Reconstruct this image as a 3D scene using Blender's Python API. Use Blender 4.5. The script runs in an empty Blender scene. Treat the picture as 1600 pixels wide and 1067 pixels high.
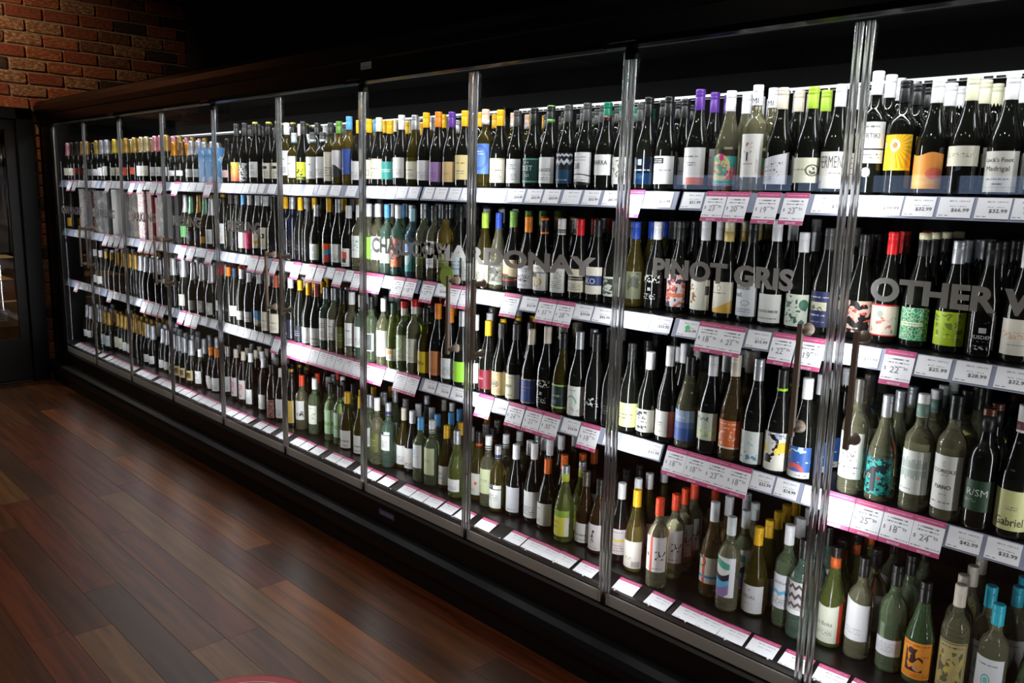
import bpy, bmesh, math, random
from mathutils import Vector, Matrix
random.seed(7)
SC = bpy.context.scene
COL = SC.collection
PI = math.pi

# ------------------------------------------------------------------ camera, world, lights, exposure
cam_d = bpy.data.cameras.new('camera'); cam = bpy.data.objects.new('camera', cam_d); COL.objects.link(cam)
cam_d.sensor_width = 36.0; cam_d.lens = 36.0 * 1287.69 / 1600.0; cam_d.clip_start = 0.05; cam_d.clip_end = 100
yaw, pitch, roll = -0.79293, 0.17567, 0.026782
Fv = Vector((math.sin(yaw) * math.cos(pitch), math.cos(yaw) * math.cos(pitch), -math.sin(pitch)))
R0 = Vector((math.cos(yaw), -math.sin(yaw), 0)); U0 = R0.cross(Fv)
Rv = math.cos(roll) * R0 + math.sin(roll) * U0; Uv = -math.sin(roll) * R0 + math.cos(roll) * U0
M4 = Matrix((Rv, Uv, -Fv)).transposed().to_4x4(); M4.translation = Vector((0.96016, -2.18733, 1.73058))
cam.matrix_world = M4
SC.camera = cam
SC.view_settings.view_transform = 'Standard'; SC.view_settings.look = 'None'
SC.view_settings.gamma = 1.0; SC.view_settings.use_curve_mapping = False
SC.view_settings.exposure = 0.0
cy = SC.cycles
cy.max_bounces = 10; cy.diffuse_bounces = 3; cy.glossy_bounces = 4; cy.transmission_bounces = 8; cy.transparent_max_bounces = 24
cy.caustics_reflective = False; cy.caustics_refractive = False
cy.sample_clamp_indirect = 6.0; cy.use_denoising = True

world = bpy.data.worlds.new('shop_world'); SC.world = world; world.use_nodes = True
world.node_tree.nodes['Background'].inputs[0].default_value = (0.45, 0.62, 1.0, 1)
world.node_tree.nodes['Background'].inputs[1].default_value = 2.0      # pale blue daylight, seen only through the shop window

def area(name, loc, aim, sx, sy, power, col=(1, 1, 1), spread=180):
    d = bpy.data.lights.new(name, 'AREA'); d.shape = 'RECTANGLE'; d.size = sx; d.size_y = sy; d.energy = power; d.color = col
    d.spread = math.radians(spread)
    o = bpy.data.objects.new(name, d); COL.objects.link(o)
    z = -Vector(aim).normalized(); x = Vector((1, 0, 0))
    if abs(z.x) > .9: x = Vector((0, 1, 0))
    y = z.cross(x).normalized(); x = y.cross(z).normalized()
    m = Matrix((x, y, z)).transposed().to_4x4(); m.translation = Vector(loc); o.matrix_world = m
    return o

BAYS = [-6.98, -5.96, -4.625, -3.285, -1.94, -0.595, 0.75]
P_AISLE = 40
P_CANOPY, P_MULLION = 6.2, 6.2
for (a, b), dim in zip(zip(BAYS, BAYS[1:]), (.45, .7, .95, 1, 1, 1)):     # LED tubes behind the header; power lowered towards the far end to shade it
    area('canopy_led', ((a + b) / 2, 0.052, 2.232), (0, 0.22, -1), (b - a) * .97, 0.026, P_CANOPY * dim * (b - a) / 1.34, (0.95, 0.97, 1.0))
for k in range(11):                                  # slim vertical LEDs on the inside of every door post, turned sideways
    x = (k - 9) * .75; f = (.35, .5, .7, .85, .95, 1, 1, 1, 1, 1, 1)[k]
    for s in (-1, 1):
        if -6.9 < x + s * .1 < .78: area('post_led', (x + s * .006, 0.024, 1.15), (s, .62, 0), 0.008, 1.52, P_MULLION * f * .5, (0.95, 0.97, 1.0))
# warm ceiling spots of the shop
def spot(loc, aim, power, size, col, blend=.8):
    d = bpy.data.lights.new('ceiling_spot', 'SPOT'); d.energy = power; d.spot_size = math.radians(size); d.spot_blend = blend
    d.color = col; d.shadow_soft_size = .06
    o = bpy.data.objects.new('ceiling_spot', d); COL.objects.link(o); o.location = loc
    o.rotation_euler = (Vector(aim) - Vector(loc)).to_track_quat('-Z', 'Y').to_euler()
WARM = (1.0, 0.72, 0.45)
spot((-6.4, -1.6, 3.55), (-7.05, -.8, 3.0), 125, 74, WARM, 1.0)
for x in (-5.2, -3.4, -1.6, .2, 2.0): spot((x, -2.7, 3.55), (x, -1.0, .4), P_AISLE, 105, (1.0, .90, .78), 1.0)
spot((-8.3, -0.9, 2.6), (-8.0, -0.9, 0), 48, 120, (1.0, .85, .65))

# ------------------------------------------------------------------ helpers
class MB:
    """collects geometry and links it as ONE mesh object"""
    def __init__(s): s.v = []; s.f = []; s.m = []; s.uv = []; s.sm = []
    def face(s, idx, mi=0, uv=None, smooth=False):
        s.f.append(tuple(idx)); s.m.append(mi); s.uv.append(uv); s.sm.append(smooth)
    def quad(s, a, b, c, d, mi=0, uv=((0, 0), (1, 0), (1, 1), (0, 1))):
        n = len(s.v); s.v += [tuple(a), tuple(b), tuple(c), tuple(d)]; s.face((n, n + 1, n + 2, n + 3), mi, uv); return s
    def box(s, x0, x1, y0, y1, z0, z1, mi=0):
        n = len(s.v)
        s.v += [(x, y, z) for z in (z0, z1) for y in (y0, y1) for x in (x0, x1)]
        for q in ((0, 2, 3, 1), (4, 5, 7, 6), (0, 1, 5, 4), (2, 6, 7, 3), (0, 4, 6, 2), (1, 3, 7, 5)): s.face([n + i for i in q], mi)
        return s
    def prism_x(s, prof, x0, x1, mi=0, smooth=False):
        n = len(s.v); k = len(prof)
        s.v += [(x0, y, z) for y, z in prof] + [(x1, y, z) for y, z in prof]
        for i in range(k):
            j = (i + 1) % k; s.face((n + i, n + j, n + k + j, n + k + i), mi, None, smooth)
        s.face([n + i for i in reversed(range(k))], mi); s.face([n + k + i for i in range(k)], mi); return s
    def lathe(s, prof, seg=24, mi=0, cx=0, cy_=0, caps=True, smooth=True):
        n = len(s.v); k = len(prof)
        for r, z in prof:
            for i in range(seg):
                a = 2 * PI * i / seg; s.v.append((cx + r * math.cos(a), cy_ + r * math.sin(a), z))
        for j in range(k - 1):
            for i in range(seg):
                i2 = (i + 1) % seg; s.face((n + j * seg + i, n + j * seg + i2, n + (j + 1) * seg + i2, n + (j + 1) * seg + i), mi, None, smooth)
        if caps:
            s.face([n + i for i in reversed(range(seg))], mi); s.face([n + (k - 1) * seg + i for i in range(seg)], mi)
        return s
    def patch(s, r, a, z0, z1, seg=12, mi=0, top=None):
        """paper label wrapped round the -Y side of a bottle; top(u) gives an extra height of the upper edge"""
        n = len(s.v)
        for i in range(seg + 1):
            t = i / seg; th = -PI / 2 - a + 2 * a * t; zt = z1 + (top(t) if top else 0)
            s.v += [(r * math.cos(th), r * math.sin(th), z0), (r * math.cos(th), r * math.sin(th), zt)]
        for i in range(seg):
            q = n + 2 * i; u0, u1 = i / seg, (i + 1) / seg
            s.face((q, q + 2, q + 3, q + 1), mi, ((u0, 0), (u1, 0), (u1, 1), (u0, 1)), True)
        return s
    def tube(s, pts, r, seg=10, mi=0):
        n = len(s.v); P = [Vector(p) for p in pts]
        for i, p in enumerate(P):
            t = (P[min(i + 1, len(P) - 1)] - P[max(i - 1, 0)]).normalized()
            a = t.orthogonal().normalized(); b = t.cross(a)
            for k in range(seg):
                w = 2 * PI * k / seg; s.v.append(tuple(p + r * (math.cos(w) * a + math.sin(w) * b)))
        for j in range(len(P) - 1):
            for k in range(seg):
                k2 = (k + 1) % seg; s.face((n + j * seg + k, n + j * seg + k2, n + (j + 1) * seg + k2, n + (j + 1) * seg + k), mi, None, True)
        s.face([n + k for k in reversed(range(seg))], mi); s.face([n + (len(P) - 1) * seg + k for k in range(seg)], mi); return s
    def mesh(s, name, mats):
        me = bpy.data.meshes.new(name); me.from_pydata(s.v, [], s.f)
        for m in (mats if isinstance(mats, (list, tuple)) else [mats]): me.materials.append(m)
        me.polygons.foreach_set('material_index', s.m); me.polygons.foreach_set('use_smooth', s.sm)
        if any(u is not None for u in s.uv):
            l = me.uv_layers.new(name='UVMap'); k = 0; flat = []
            for f, u in zip(s.f, s.uv):
                for i in range(len(f)): flat += list(u[i]) if u is not None else [0.0, 0.0]
            l.data.foreach_set('uv', flat)
        me.update(); return me

def link(name, me, parent=None, loc=None):
    o = bpy.data.objects.new(name, me); COL.objects.link(o)
    if parent is not None: o.parent = parent
    if loc is not None: o.location = loc
    return o
def tag(o, label=None, cat=None, group=None, kind=None):
    if label: o['label'] = label
    if cat: o['category'] = cat
    if group: o['group'] = group
    if kind: o['kind'] = kind
    return o
def empty(name, loc=(0, 0, 0), rz=0):
    o = bpy.data.objects.new(name, None); COL.objects.link(o); o.location = loc; o.rotation_euler = (0, 0, rz); o.empty_display_size = .05; return o

# ------------------------------------------------------------------ materials
MATS = {}
def srgb(c):
    if isinstance(c, str): c = tuple(int(c[i:i + 2], 16) / 255 for i in (0, 2, 4))
    return tuple(x / 12.92 if x <= .04045 else ((x + .055) / 1.055) ** 2.4 for x in c)
def new_mat(name):
    m = bpy.data.materials.new(name); m.use_nodes = True; return m, m.node_tree, m.node_tree.nodes['Principled BSDF']
def mat(name, col, rough=.5, metal=0, spec=.5, **kw):
    if name in MATS: return MATS[name]
    m, nt, b = new_mat(name); c = srgb(col)
    b.inputs['Base Color'].default_value = (*c, 1); b.inputs['Roughness'].default_value = rough; b.inputs['Metallic'].default_value = metal
    b.inputs['Specular IOR Level'].default_value = spec
    for k, v in kw.items():
        b.inputs[k.replace('_', ' ')].default_value = v
    MATS[name] = m; return m
class NT:
    def __init__(s, nt): s.nt = nt
    def n(s, t, **kw):
        x = s.nt.nodes.new(t)
        for k, v in kw.items(): setattr(x, k, v)
        return x
    def put(s, sock, v):
        if hasattr(v, 'is_linked'): s.nt.links.new(v, sock)
        elif v is not None: sock.default_value = v
    def math(s, op, a, b=None, c=None):
        x = s.n('ShaderNodeMath', operation=op); s.put(x.inputs[0], a); s.put(x.inputs[1], b)
        if c is not None: s.put(x.inputs[2], c)
        return x.outputs[0]
    def step(s, a, lo, hi): return s.math('MULTIPLY', s.math('GREATER_THAN', a, lo), s.math('LESS_THAN', a, hi))
    def mix(s, f, a, b):
        x = s.n('ShaderNodeMix', data_type='RGBA'); s.put(x.inputs[0], f)
        s.put(x.inputs[6], (*a, 1) if isinstance(a, tuple) and len(a) == 3 else a); s.put(x.inputs[7], (*b, 1) if isinstance(b, tuple) and len(b) == 3 else b)
        return x.outputs[2]
    def comb(s, x, y, z=0):
        c = s.n('ShaderNodeCombineXYZ'); s.put(c.inputs[0], x); s.put(c.inputs[1], y); s.put(c.inputs[2], z); return c.outputs[0]

def label_mat(name, base, marks=(), rough=.55, seed=0):
    key = 'paper_' + name
    if key in MATS: return MATS[key]
    m, nt, b = new_mat(key); g = NT(nt)
    sep = g.n('ShaderNodeSeparateXYZ'); nt.links.new(g.n('ShaderNodeUVMap').outputs[0], sep.inputs[0])
    u, v = sep.outputs[0], sep.outputs[1]
    col = (*srgb(base), 1)
    for mk in marks:
        t = mk[0]; c = srgb(mk[-1]) if not isinstance(mk[-1], (list,)) else None
        if t == 'band': f = g.step(v, mk[1], mk[2])
        elif t == 'vband': f = g.step(u, mk[1], mk[2])
        elif t == 'rect': f = g.math('MULTIPLY', g.step(u, mk[1], mk[2]), g.step(v, mk[3], mk[4]))
        elif t in ('circle', 'ring', 'sun'):
            du = g.math('MULTIPLY', g.math('SUBTRACT', u, mk[1]), mk[4] if t != 'sun' else 1.15); dv = g.math('SUBTRACT', v, mk[2])
            d = g.math('SQRT', g.math('ADD', g.math('MULTIPLY', du, du), g.math('MULTIPLY', dv, dv)))
            if t == 'circle': f = g.math('LESS_THAN', d, mk[3])
            elif t == 'ring': f = g.step(d, mk[3] * .78, mk[3])
            else: f = g.math('GREATER_THAN', g.math('SINE', g.math('MULTIPLY', g.math('ARCTAN2', dv, du), mk[3])), 0.0)
        elif t == 'print':            # lines of small type too fine to read in the photograph
            v0, v1, rows, u0, u1 = mk[1:6]
            w = g.math('MULTIPLY', g.math('SUBTRACT', v, v0), rows / (v1 - v0)); fr = g.math('FRACT', w); row = g.math('FLOOR', w)
            ns = g.n('ShaderNodeTexNoise'); ns.inputs['Scale'].default_value = 1.0; ns.inputs['Detail'].default_value = 0
            nt.links.new(g.comb(g.math('MULTIPLY', u, 46.0), g.math('MULTIPLY', row, 7.31), seed * 3.7), ns.inputs['Vector'])
            f = g.math('MULTIPLY', g.step(fr, .25, .7), g.math('GREATER_THAN', ns.outputs[0], .47))
            f = g.math('MULTIPLY', f, g.math('MULTIPLY', g.step(u, u0, u1), g.step(v, v0, v1)))
        elif t == 'noise':            # blotchy artwork: (noise, scale, threshold, u0,u1,v0,v1, colour)
            ns = g.n('ShaderNodeTexNoise'); ns.inputs['Scale'].default_value = mk[1]; ns.inputs['Detail'].default_value = 1.5; ns.inputs['Distortion'].default_value = .6
            nt.links.new(g.comb(u, v, seed * 1.9 + mk[1]), ns.inputs['Vector'])
            f = g.math('MULTIPLY', g.math('GREATER_THAN', ns.outputs[0], mk[2]), g.math('MULTIPLY', g.step(u, mk[3], mk[4]), g.step(v, mk[5], mk[6])))
        elif t == 'cells':            # mosaic joints
            vo = g.n('ShaderNodeTexVoronoi', feature='DISTANCE_TO_EDGE'); vo.inputs['Scale'].default_value = mk[1]
            nt.links.new(g.comb(g.math('MULTIPLY', u, 1.3), v, seed), vo.inputs['Vector']); f = g.math('LESS_THAN', vo.outputs[0], mk[2])
        elif t == 'tone':             # cells of two tones
            vo = g.n('ShaderNodeTexVoronoi'); vo.inputs['Scale'].default_value = mk[1]
            nt.links.new(g.comb(g.math('MULTIPLY', u, 1.3), v, seed), vo.inputs['Vector'])
            sp = g.n('ShaderNodeSeparateColor'); nt.links.new(vo.outputs['Color'], sp.inputs[0]); f = g.math('GREATER_THAN', sp.outputs[0], mk[2])
        elif t == 'grad': f = g.math('SMOOTH_MIN', 1.0, g.math('MAXIMUM', 0.0, g.math('DIVIDE', g.math('SUBTRACT', v, mk[1]), mk[2] - mk[1])), 0.0)
        elif t == 'wave':             # (wave, v0, amp, freq, phase, colour): everything below a wavy line
            f = g.math('LESS_THAN', v, g.math('ADD', mk[1], g.math('MULTIPLY', mk[2], g.math('SINE', g.math('ADD', g.math('MULTIPLY', u, mk[3]), mk[4])))))
        elif t == 'zig':              # (zig, v0, amp, freq, thick, colour)
            tri = g.math('PINGPONG', g.math('MULTIPLY', u, mk[3]), 1.0)
            d = g.math('ABSOLUTE', g.math('SUBTRACT', v, g.math('ADD', mk[1], g.math('MULTIPLY', tri, mk[2])))); f = g.math('LESS_THAN', d, mk[4])
        elif t == 'hatch':            # diagonal stripes
            f = g.math('GREATER_THAN', g.math('SINE', g.math('MULTIPLY', g.math('ADD', u, g.math('MULTIPLY', v, mk[2])), mk[1])), 0.0)
        elif t == 'bars':             # vertical bars of uneven height around a middle line
            ns = g.n('ShaderNodeTexNoise'); ns.inputs['Scale'].default_value = 1; nt.links.new(g.comb(g.math('MULTIPLY', g.math('FLOOR', g.math('MULTIPLY', u, mk[1])), 3.3), 0, seed), ns.inputs['Vector'])
            f = g.math('MULTIPLY', g.step(g.math('FRACT', g.math('MULTIPLY', u, mk[1])), .0, .5), g.math('LESS_THAN', g.math('ABSOLUTE', g.math('SUBTRACT', v, mk[2])), g.math('MULTIPLY', ns.outputs[0], mk[3])))
            f = g.math('MULTIPLY', f, g.step(u, .08, .92))
        col = g.mix(f, col, c)
    g.put(b.inputs['Base Color'], col)
    b.inputs['Roughness'].default_value = rough
    MATS[key] = m; return m

def bottle_glass(name, col, trans=.91, rough=.03):
    """wine-filled bottle glass: partly clear (refracting), partly scattering"""
    k = 'glass_' + name
    if k in MATS: return MATS[k]
    m, nt, b = new_mat(k)
    b.inputs['Base Color'].default_value = (*col, 1); b.inputs['Roughness'].default_value = rough
    b.inputs['Transmission Weight'].default_value = trans; b.inputs['IOR'].default_value = 1.36
    MATS[k] = m; return m
GLASS = {
    'dark': mat('glass_dark', (.075, .08, .065), .03, 0, .5), 'navy': mat('glass_navy', (.04, .07, .14), .04), 'burgundy': bottle_glass('burgundy', (.13, .07, .03), .8),
    'olive': bottle_glass('olive', (.19, .15, .025), .82), 'amber': bottle_glass('amber', (.36, .26, .05), .8), 'straw': bottle_glass('straw', (.92, .89, .55)),
    'strawdeep': bottle_glass('strawdeep', (.55, .44, .10)), 'mint': bottle_glass('mint', (.68, .90, .52)), 'aqua': bottle_glass('aqua', (.56, .90, .70)),
    'limeglass': bottle_glass('limeglass', (.64, .78, .20)), 'greenglass': bottle_glass('greenglass', (.25, .45, .20), .85), 'amberglass': bottle_glass('amberglass', (.60, .40, .16)),
    'blueglass': bottle_glass('blueglass', (.35, .60, .85), .85)}
GLASS_WORD = dict(dark='dark', navy='navy', burgundy='brown', olive='olive', amber='amber', straw='clear', strawdeep='golden', mint='pale-green', aqua='aqua', limeglass='lime', greenglass='green', amberglass='orange', blueglass='blue')
black_gloss = mat('black_gloss', (.012, .011, .011), .3, 0, .25); black_satin = mat('black_satin', (.045, .045, .048), .45); black_matt = mat('black_matt', (.03, .03, .032), .7)
steel = mat('brushed_steel', (.55, .52, .50), .35, 1.0); bright_steel = mat('bright_steel', (.8, .8, .8), .25, 1.0)
rail_plastic = mat('rail_plastic', (.58, .60, .68), .3)
white_card = mat('white_card', (.93, .93, .95), .55); ink = mat('ink', (.12, .12, .13), .6); pale_ink = mat('pale_ink', (.9, .9, .9), .6)
frost, _nt, _b = new_mat('frosted_vinyl'); _g = NT(_nt); _b.inputs['Base Color'].default_value = (.8, .8, .8, 1); _b.inputs['Roughness'].default_value = .8
_tl = _g.n('ShaderNodeBsdfTranslucent'); _tl.inputs[0].default_value = (.95, .95, .95, 1); _mx = _g.n('ShaderNodeMixShader'); _mx.inputs[0].default_value = .5
_nt.links.new(_b.outputs[0], _mx.inputs[1]); _nt.links.new(_tl.outputs[0], _mx.inputs[2]); _nt.links.new(_mx.outputs[0], _nt.nodes['Material Output'].inputs[0])

def pane_material():
    m, nt, b = new_mat('door_glass'); nt.nodes.remove(b); g = NT(nt); out = nt.nodes['Material Output']
    fr = g.n('ShaderNodeFresnel'); ge = g.n('ShaderNodeNewGeometry'); nt.links.new(g.math('SUBTRACT', 1.5, g.math('MULTIPLY', ge.outputs['Backfacing'], 1.5 - 1 / 1.5)), fr.inputs[0])
    tr = g.n('ShaderNodeBsdfTransparent'); tr.inputs[0].default_value = (.985, .99, .985, 1); gl = g.n('ShaderNodeBsdfGlossy'); gl.inputs['Roughness'].default_value = 0.0
    mx = g.n('ShaderNodeMixShader'); nt.links.new(fr.outputs[0], mx.inputs[0]); nt.links.new(tr.outputs[0], mx.inputs[1]); nt.links.new(gl.outputs[0], mx.inputs[2]); nt.links.new(mx.outputs[0], out.inputs[0]); return m
pane_glass = pane_material()
edge_glass, _nt, _b = new_mat('clear_edge_profile'); _b.inputs['Base Color'].default_value = (.92, .94, .93, 1); _b.inputs['Roughness'].default_value = .2; _b.inputs['Transmission Weight'].default_value = .8; _b.inputs['IOR'].default_value = 1.46
seal_mat, _nt, _b = new_mat('bottom_seal_clear'); _g = NT(_nt); _b.inputs['Base Color'].default_value = (.80, .80, .78, 1); _b.inputs['Roughness'].default_value = .25
_tl = _g.n('ShaderNodeBsdfTranslucent'); _tl.inputs[0].default_value = (.9, .9, .88, 1); _mx = _g.n('ShaderNodeMixShader'); _mx.inputs[0].default_value = .35
_nt.links.new(_b.outputs[0], _mx.inputs[1]); _nt.links.new(_tl.outputs[0], _mx.inputs[2]); _nt.links.new(_mx.outputs[0], _nt.nodes['Material Output'].inputs[0])

def card_mesh(w, h, t, rows, mats):
    """thin card lying in local XZ, front towards -Y, rows = [(v0, v1, material index)] from the bottom up"""
    q = MB()
    for v0, v1, mi in rows:
        z0, z1 = h * v0, h * v1; q.quad((-w / 2, -t, z0), (w / 2, -t, z0), (w / 2, -t, z1), (-w / 2, -t, z1), mi)
    q.quad((w / 2, 0, 0), (-w / 2, 0, 0), (-w / 2, 0, h), (w / 2, 0, h), 0)
    q.quad((-w / 2, 0, 0), (w / 2, 0, 0), (w / 2, -t, 0), (-w / 2, -t, 0), 0); q.quad((-w / 2, -t, h), (w / 2, -t, h), (w / 2, 0, h), (-w / 2, 0, h), 0)
    q.quad((-w / 2, 0, 0), (-w / 2, -t, 0), (-w / 2, -t, h), (-w / 2, 0, h), 0); q.quad((w / 2, -t, 0), (w / 2, 0, 0), (w / 2, 0, h), (w / 2, -t, h), 0)
    return q.mesh('price_ticket', mats)

# ------------------------------------------------------------------ room
floor_base = tag(link('floor', MB().box(-7.17, 5.05, -8.05, 1.3, -.12, -.008).mesh('floor', black_matt)), kind='structure')
def plank_material(name, c1, c2, sh):
    m, nt, b = new_mat(name); g = NT(nt)
    tc = g.n('ShaderNodeTexCoord'); oi = g.n('ShaderNodeObjectInfo')
    mp = g.n('ShaderNodeMapping'); mp.inputs['Scale'].default_value = (1.6, 26, 1); nt.links.new(tc.outputs['Object'], mp.inputs[0])
    nt.links.new(g.comb(g.math('MULTIPLY', oi.outputs['Random'], 40), g.math('MULTIPLY', oi.outputs['Random'], 17), 0), mp.inputs['Location'])
    ns = g.n('ShaderNodeTexNoise'); ns.inputs['Scale'].default_value = 1.0; ns.inputs['Detail'].default_value = 5; ns.inputs['Distortion'].default_value = .8; nt.links.new(mp.outputs[0], ns.inputs['Vector'])
    cr = g.n('ShaderNodeValToRGB'); nt.links.new(ns.outputs[0], cr.inputs[0])
    cr.color_ramp.elements[0].position = .32; cr.color_ramp.elements[0].color = (*srgb(c1), 1); cr.color_ramp.elements[1].position = .7; cr.color_ramp.elements[1].color = (*srgb(c2), 1)
    nt.links.new(cr.outputs[0], b.inputs['Base Color']); b.inputs['Roughness'].default_value = .38; b.inputs['Specular IOR Level'].default_value = .5
    return m
PL = [plank_material('plank_redbrown', (.32, .14, .065), (.50, .25, .12), 0), plank_material('plank_brown', (.31, .17, .08), (.49, .29, .15), 0), plank_material('plank_orange', (.46, .25, .10), (.66, .39, .17), 0),
      plank_material('plank_dark', (.26, .15, .08), (.36, .23, .13), 0), plank_material('plank_tan', (.40, .26, .13), (.56, .38, .20), 0), plank_material('plank_chocolate', (.27, .14, .06), (.40, .23, .11), 0)]
KNOWN = {0: [(-3.16, 1), (-1.1, 3)], 1: [(-5.95, 2), (-4.65, 4), (-4.45, 2), (-2.598, 5), (-.9, 1)], 2: [(-5.2, 0), (-3.9, 0), (-2.2, 2), (-.6, 0)], 3: [(-5.6, 0), (-3.79, 4), (-1.2, 1)], 4: [(-4.7, 0), (-3.2, 0), (-1.9, 1)],
         5: [(-6.6, 3), (-3.99, 1), (-1.91, 4)], 6: [(-5.6, 4), (-3.99, 0), (-2.653, 3), (-1.2, 1)], 7: [(-5.2, 1), (-3.6, 5), (-2.31, 4), (-1.0, 1)]}
PITCH, Y0 = .1425, -.03
pm = {}
def plank(x0, x1, row, mi):
    yb = Y0 - PITCH * (row + 1); w, h = x1 - x0 - .0007, PITCH - .0007
    b = .0006
    v = [(0, 0, -.008), (w, 0, -.008), (w, h, -.008), (0, h, -.008), (0, 0, -b), (w, 0, -b), (w, h, -b), (0, h, -b), (b, b, 0), (w - b, b, 0), (w - b, h - b, 0), (b, h - b, 0)]
    q = MB(); q.v = v
    for f in ((0, 1, 5, 4), (1, 2, 6, 5), (2, 3, 7, 6), (3, 0, 4, 7), (4, 5, 9, 8), (5, 6, 10, 9), (6, 7, 11, 10), (7, 4, 8, 11), (8, 9, 10, 11)): q.face(f)
    link('plank', q.mesh('plank', PL[mi]), floor_base, (x0, yb, 0))
rr = random.Random(3)
for row in range(0, 26):
    known = KNOWN.get(row - 1)
    if known: cuts = [(-7.05, rr.choice((0, 5, 1)))] + known
    else:
        x = -7.05 + rr.uniform(.3, 1.8); cuts = [(-7.05, rr.choice((0, 1, 5, 2)))]
        while x < 2.2: cuts.append((x, rr.choice((0, 0, 1, 1, 2, 3, 4, 5)))); x += rr.uniform(1.0, 2.3)
    for (a, mi), nxt in zip(cuts, cuts[1:] + [(2.6, 0)]): plank(a, nxt[0], row, mi)
decal = tag(link('floor_sticker', MB().lathe([(.279, 0), (.279, .0006), (.27, .0008), (0.262, .0008)], 56, 0).mesh('floor_sticker', [mat('sticker_red', (.80, .28, .28), .45)])), 'round red vinyl floor sticker stuck to the timber floor in the aisle', 'floor sticker')
decal.location = (-1.381, -1.090, .0004)
ring = MB()
for r0, a0, a1 in ((.235, .3, 2.9), (.20, .9, 2.4)):
    for i in range(24):
        t0, t1 = a0 + (a1 - a0) * i / 24, a0 + (a1 - a0) * (i + 1) / 24
        ring.quad(*[(r * math.cos(t), r * math.sin(t), .0011) for r, t in ((r0, t0), (r0 + .004, t0), (r0 + .004, t1), (r0, t1))])
link('printed_arc', ring.mesh('printed_arc', mat('sticker_white', (.9, .8, .8), .5)), decal)['label'] = 'white printed arcs'

tag(link('ceiling', MB().box(-7.2, 5.1, -8.1, 1.4, 3.62, 3.7).mesh('ceiling', mat('ceiling_black', (.03, .03, .03), .9))), kind='structure')
tag(link('wall_back', MB().box(-7.2, 5, 1.28, 1.4, 0, 3.7).mesh('wall_back', mat('wall_black', (.02, .02, .02), .9))), kind='structure')
tag(link('wall_right', MB().box(4.99, 5.1, -8, 1.3, -.1, 3.7).mesh('wall_right', mat('wall_grey', (.2, .19, .18), .9))), kind='structure')
# shop front opposite the fridge: wall with one wide window to the daylight
wf = MB(); wf.box(-7.2, 5.1, -8.1, -7.99, -.1, 1.84); wf.box(-7.2, 5.1, -8.1, -8, 2.12, 3.7); wf.box(-7.2, -6.2, -8.1, -8, 1.84, 2.12); wf.box(-.4, 5.1, -8.1, -8, 1.84, 2.12)
tag(link('wall_front', wf.mesh('wall_front', mat('wall_dark', (.10, .095, .09), .9))), kind='structure')
win = MB()
for k in range(7): win.box(-6.2 + k * .9667 - .03, -6.2 + k * .9667 + .03, -8.07, -8.0, 1.84, 2.12)
win.box(-6.2, -.4, -8.07, -8, 1.84, 1.88); win.box(-6.2, -.4, -8.07, -8, 2.08, 2.12)
wo = tag(link('window_1', win.mesh('window_1', black_satin)), kind='structure')
link('pane', MB().box(-6.2, -.4, -8.06, -8.05, 1.84, 2.12).mesh('pane', pane_glass), wo)

# brick end wall with a doorway
mortar = mat('mortar', (.60, .53, .44), .95)
wl = MB(); WX = -7.06
wl.box(WX - .12, WX, -.08, 1.28, -.1, 3.7); wl.box(WX - .12, WX, -1.15, -.08, 2.34, 3.7); wl.box(WX - .12, WX, -8.05, -1.15, -.1, 3.7)
wall_left = tag(link('wall_left', wl.mesh('wall_left', mortar)), kind='structure')
def brick_mat(i, c1, c2, c3, t):
    m, nt, b = new_mat('brick_%s' % i); g = NT(nt); tc = g.n('ShaderNodeTexCoord'); oi = g.n('ShaderNodeObjectInfo')
    ns = g.n('ShaderNodeTexNoise'); ns.inputs['Scale'].default_value = 9; ns.inputs['Detail'].default_value = 4
    va = g.n('ShaderNodeVectorMath', operation='ADD'); nt.links.new(tc.outputs['Object'], va.inputs[0]); nt.links.new(g.comb(g.math('MULTIPLY', oi.outputs['Random'], 50), 0, 0), va.inputs[1]); nt.links.new(va.outputs[0], ns.inputs['Vector'])
    cr = g.n('ShaderNodeValToRGB'); nt.links.new(ns.outputs[0], cr.inputs[0]); e = cr.color_ramp.elements
    e[0].position = .38; e[0].color = (*srgb(c1), 1); e[1].position = t; e[1].color = (*srgb(c3), 1); n = e.new(.53); n.color = (*srgb(c2), 1)
    nt.links.new(cr.outputs[0], b.inputs['Base Color']); b.inputs['Roughness'].default_value = .88
    bp = g.n('ShaderNodeBump'); bp.inputs['Strength'].default_value = .5; bp.inputs['Distance'].default_value = .004; n2 = g.n('ShaderNodeTexNoise'); n2.inputs['Scale'].default_value = 60; nt.links.new(tc.outputs['Object'], n2.inputs['Vector'])
    nt.links.new(n2.outputs[0], bp.inputs['Height']); nt.links.new(bp.outputs[0], b.inputs['Normal']); return m
BR = [brick_mat('red', (.46, .22, .14), (.56, .29, .19), (.64, .38, .27), .75), brick_mat('orange', (.54, .27, .16), (.63, .35, .22), (.74, .56, .42), .70), brick_mat('pale', (.50, .30, .20), (.60, .42, .30), (.74, .64, .50), .62), brick_mat('dark', (.17, .13, .11), (.27, .19, .15), (.40, .31, .25), .75), brick_mat('brown', (.36, .20, .13), (.45, .28, .19), (.58, .44, .33), .7)]
rb = random.Random(11)
bmesh_cache = []
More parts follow.
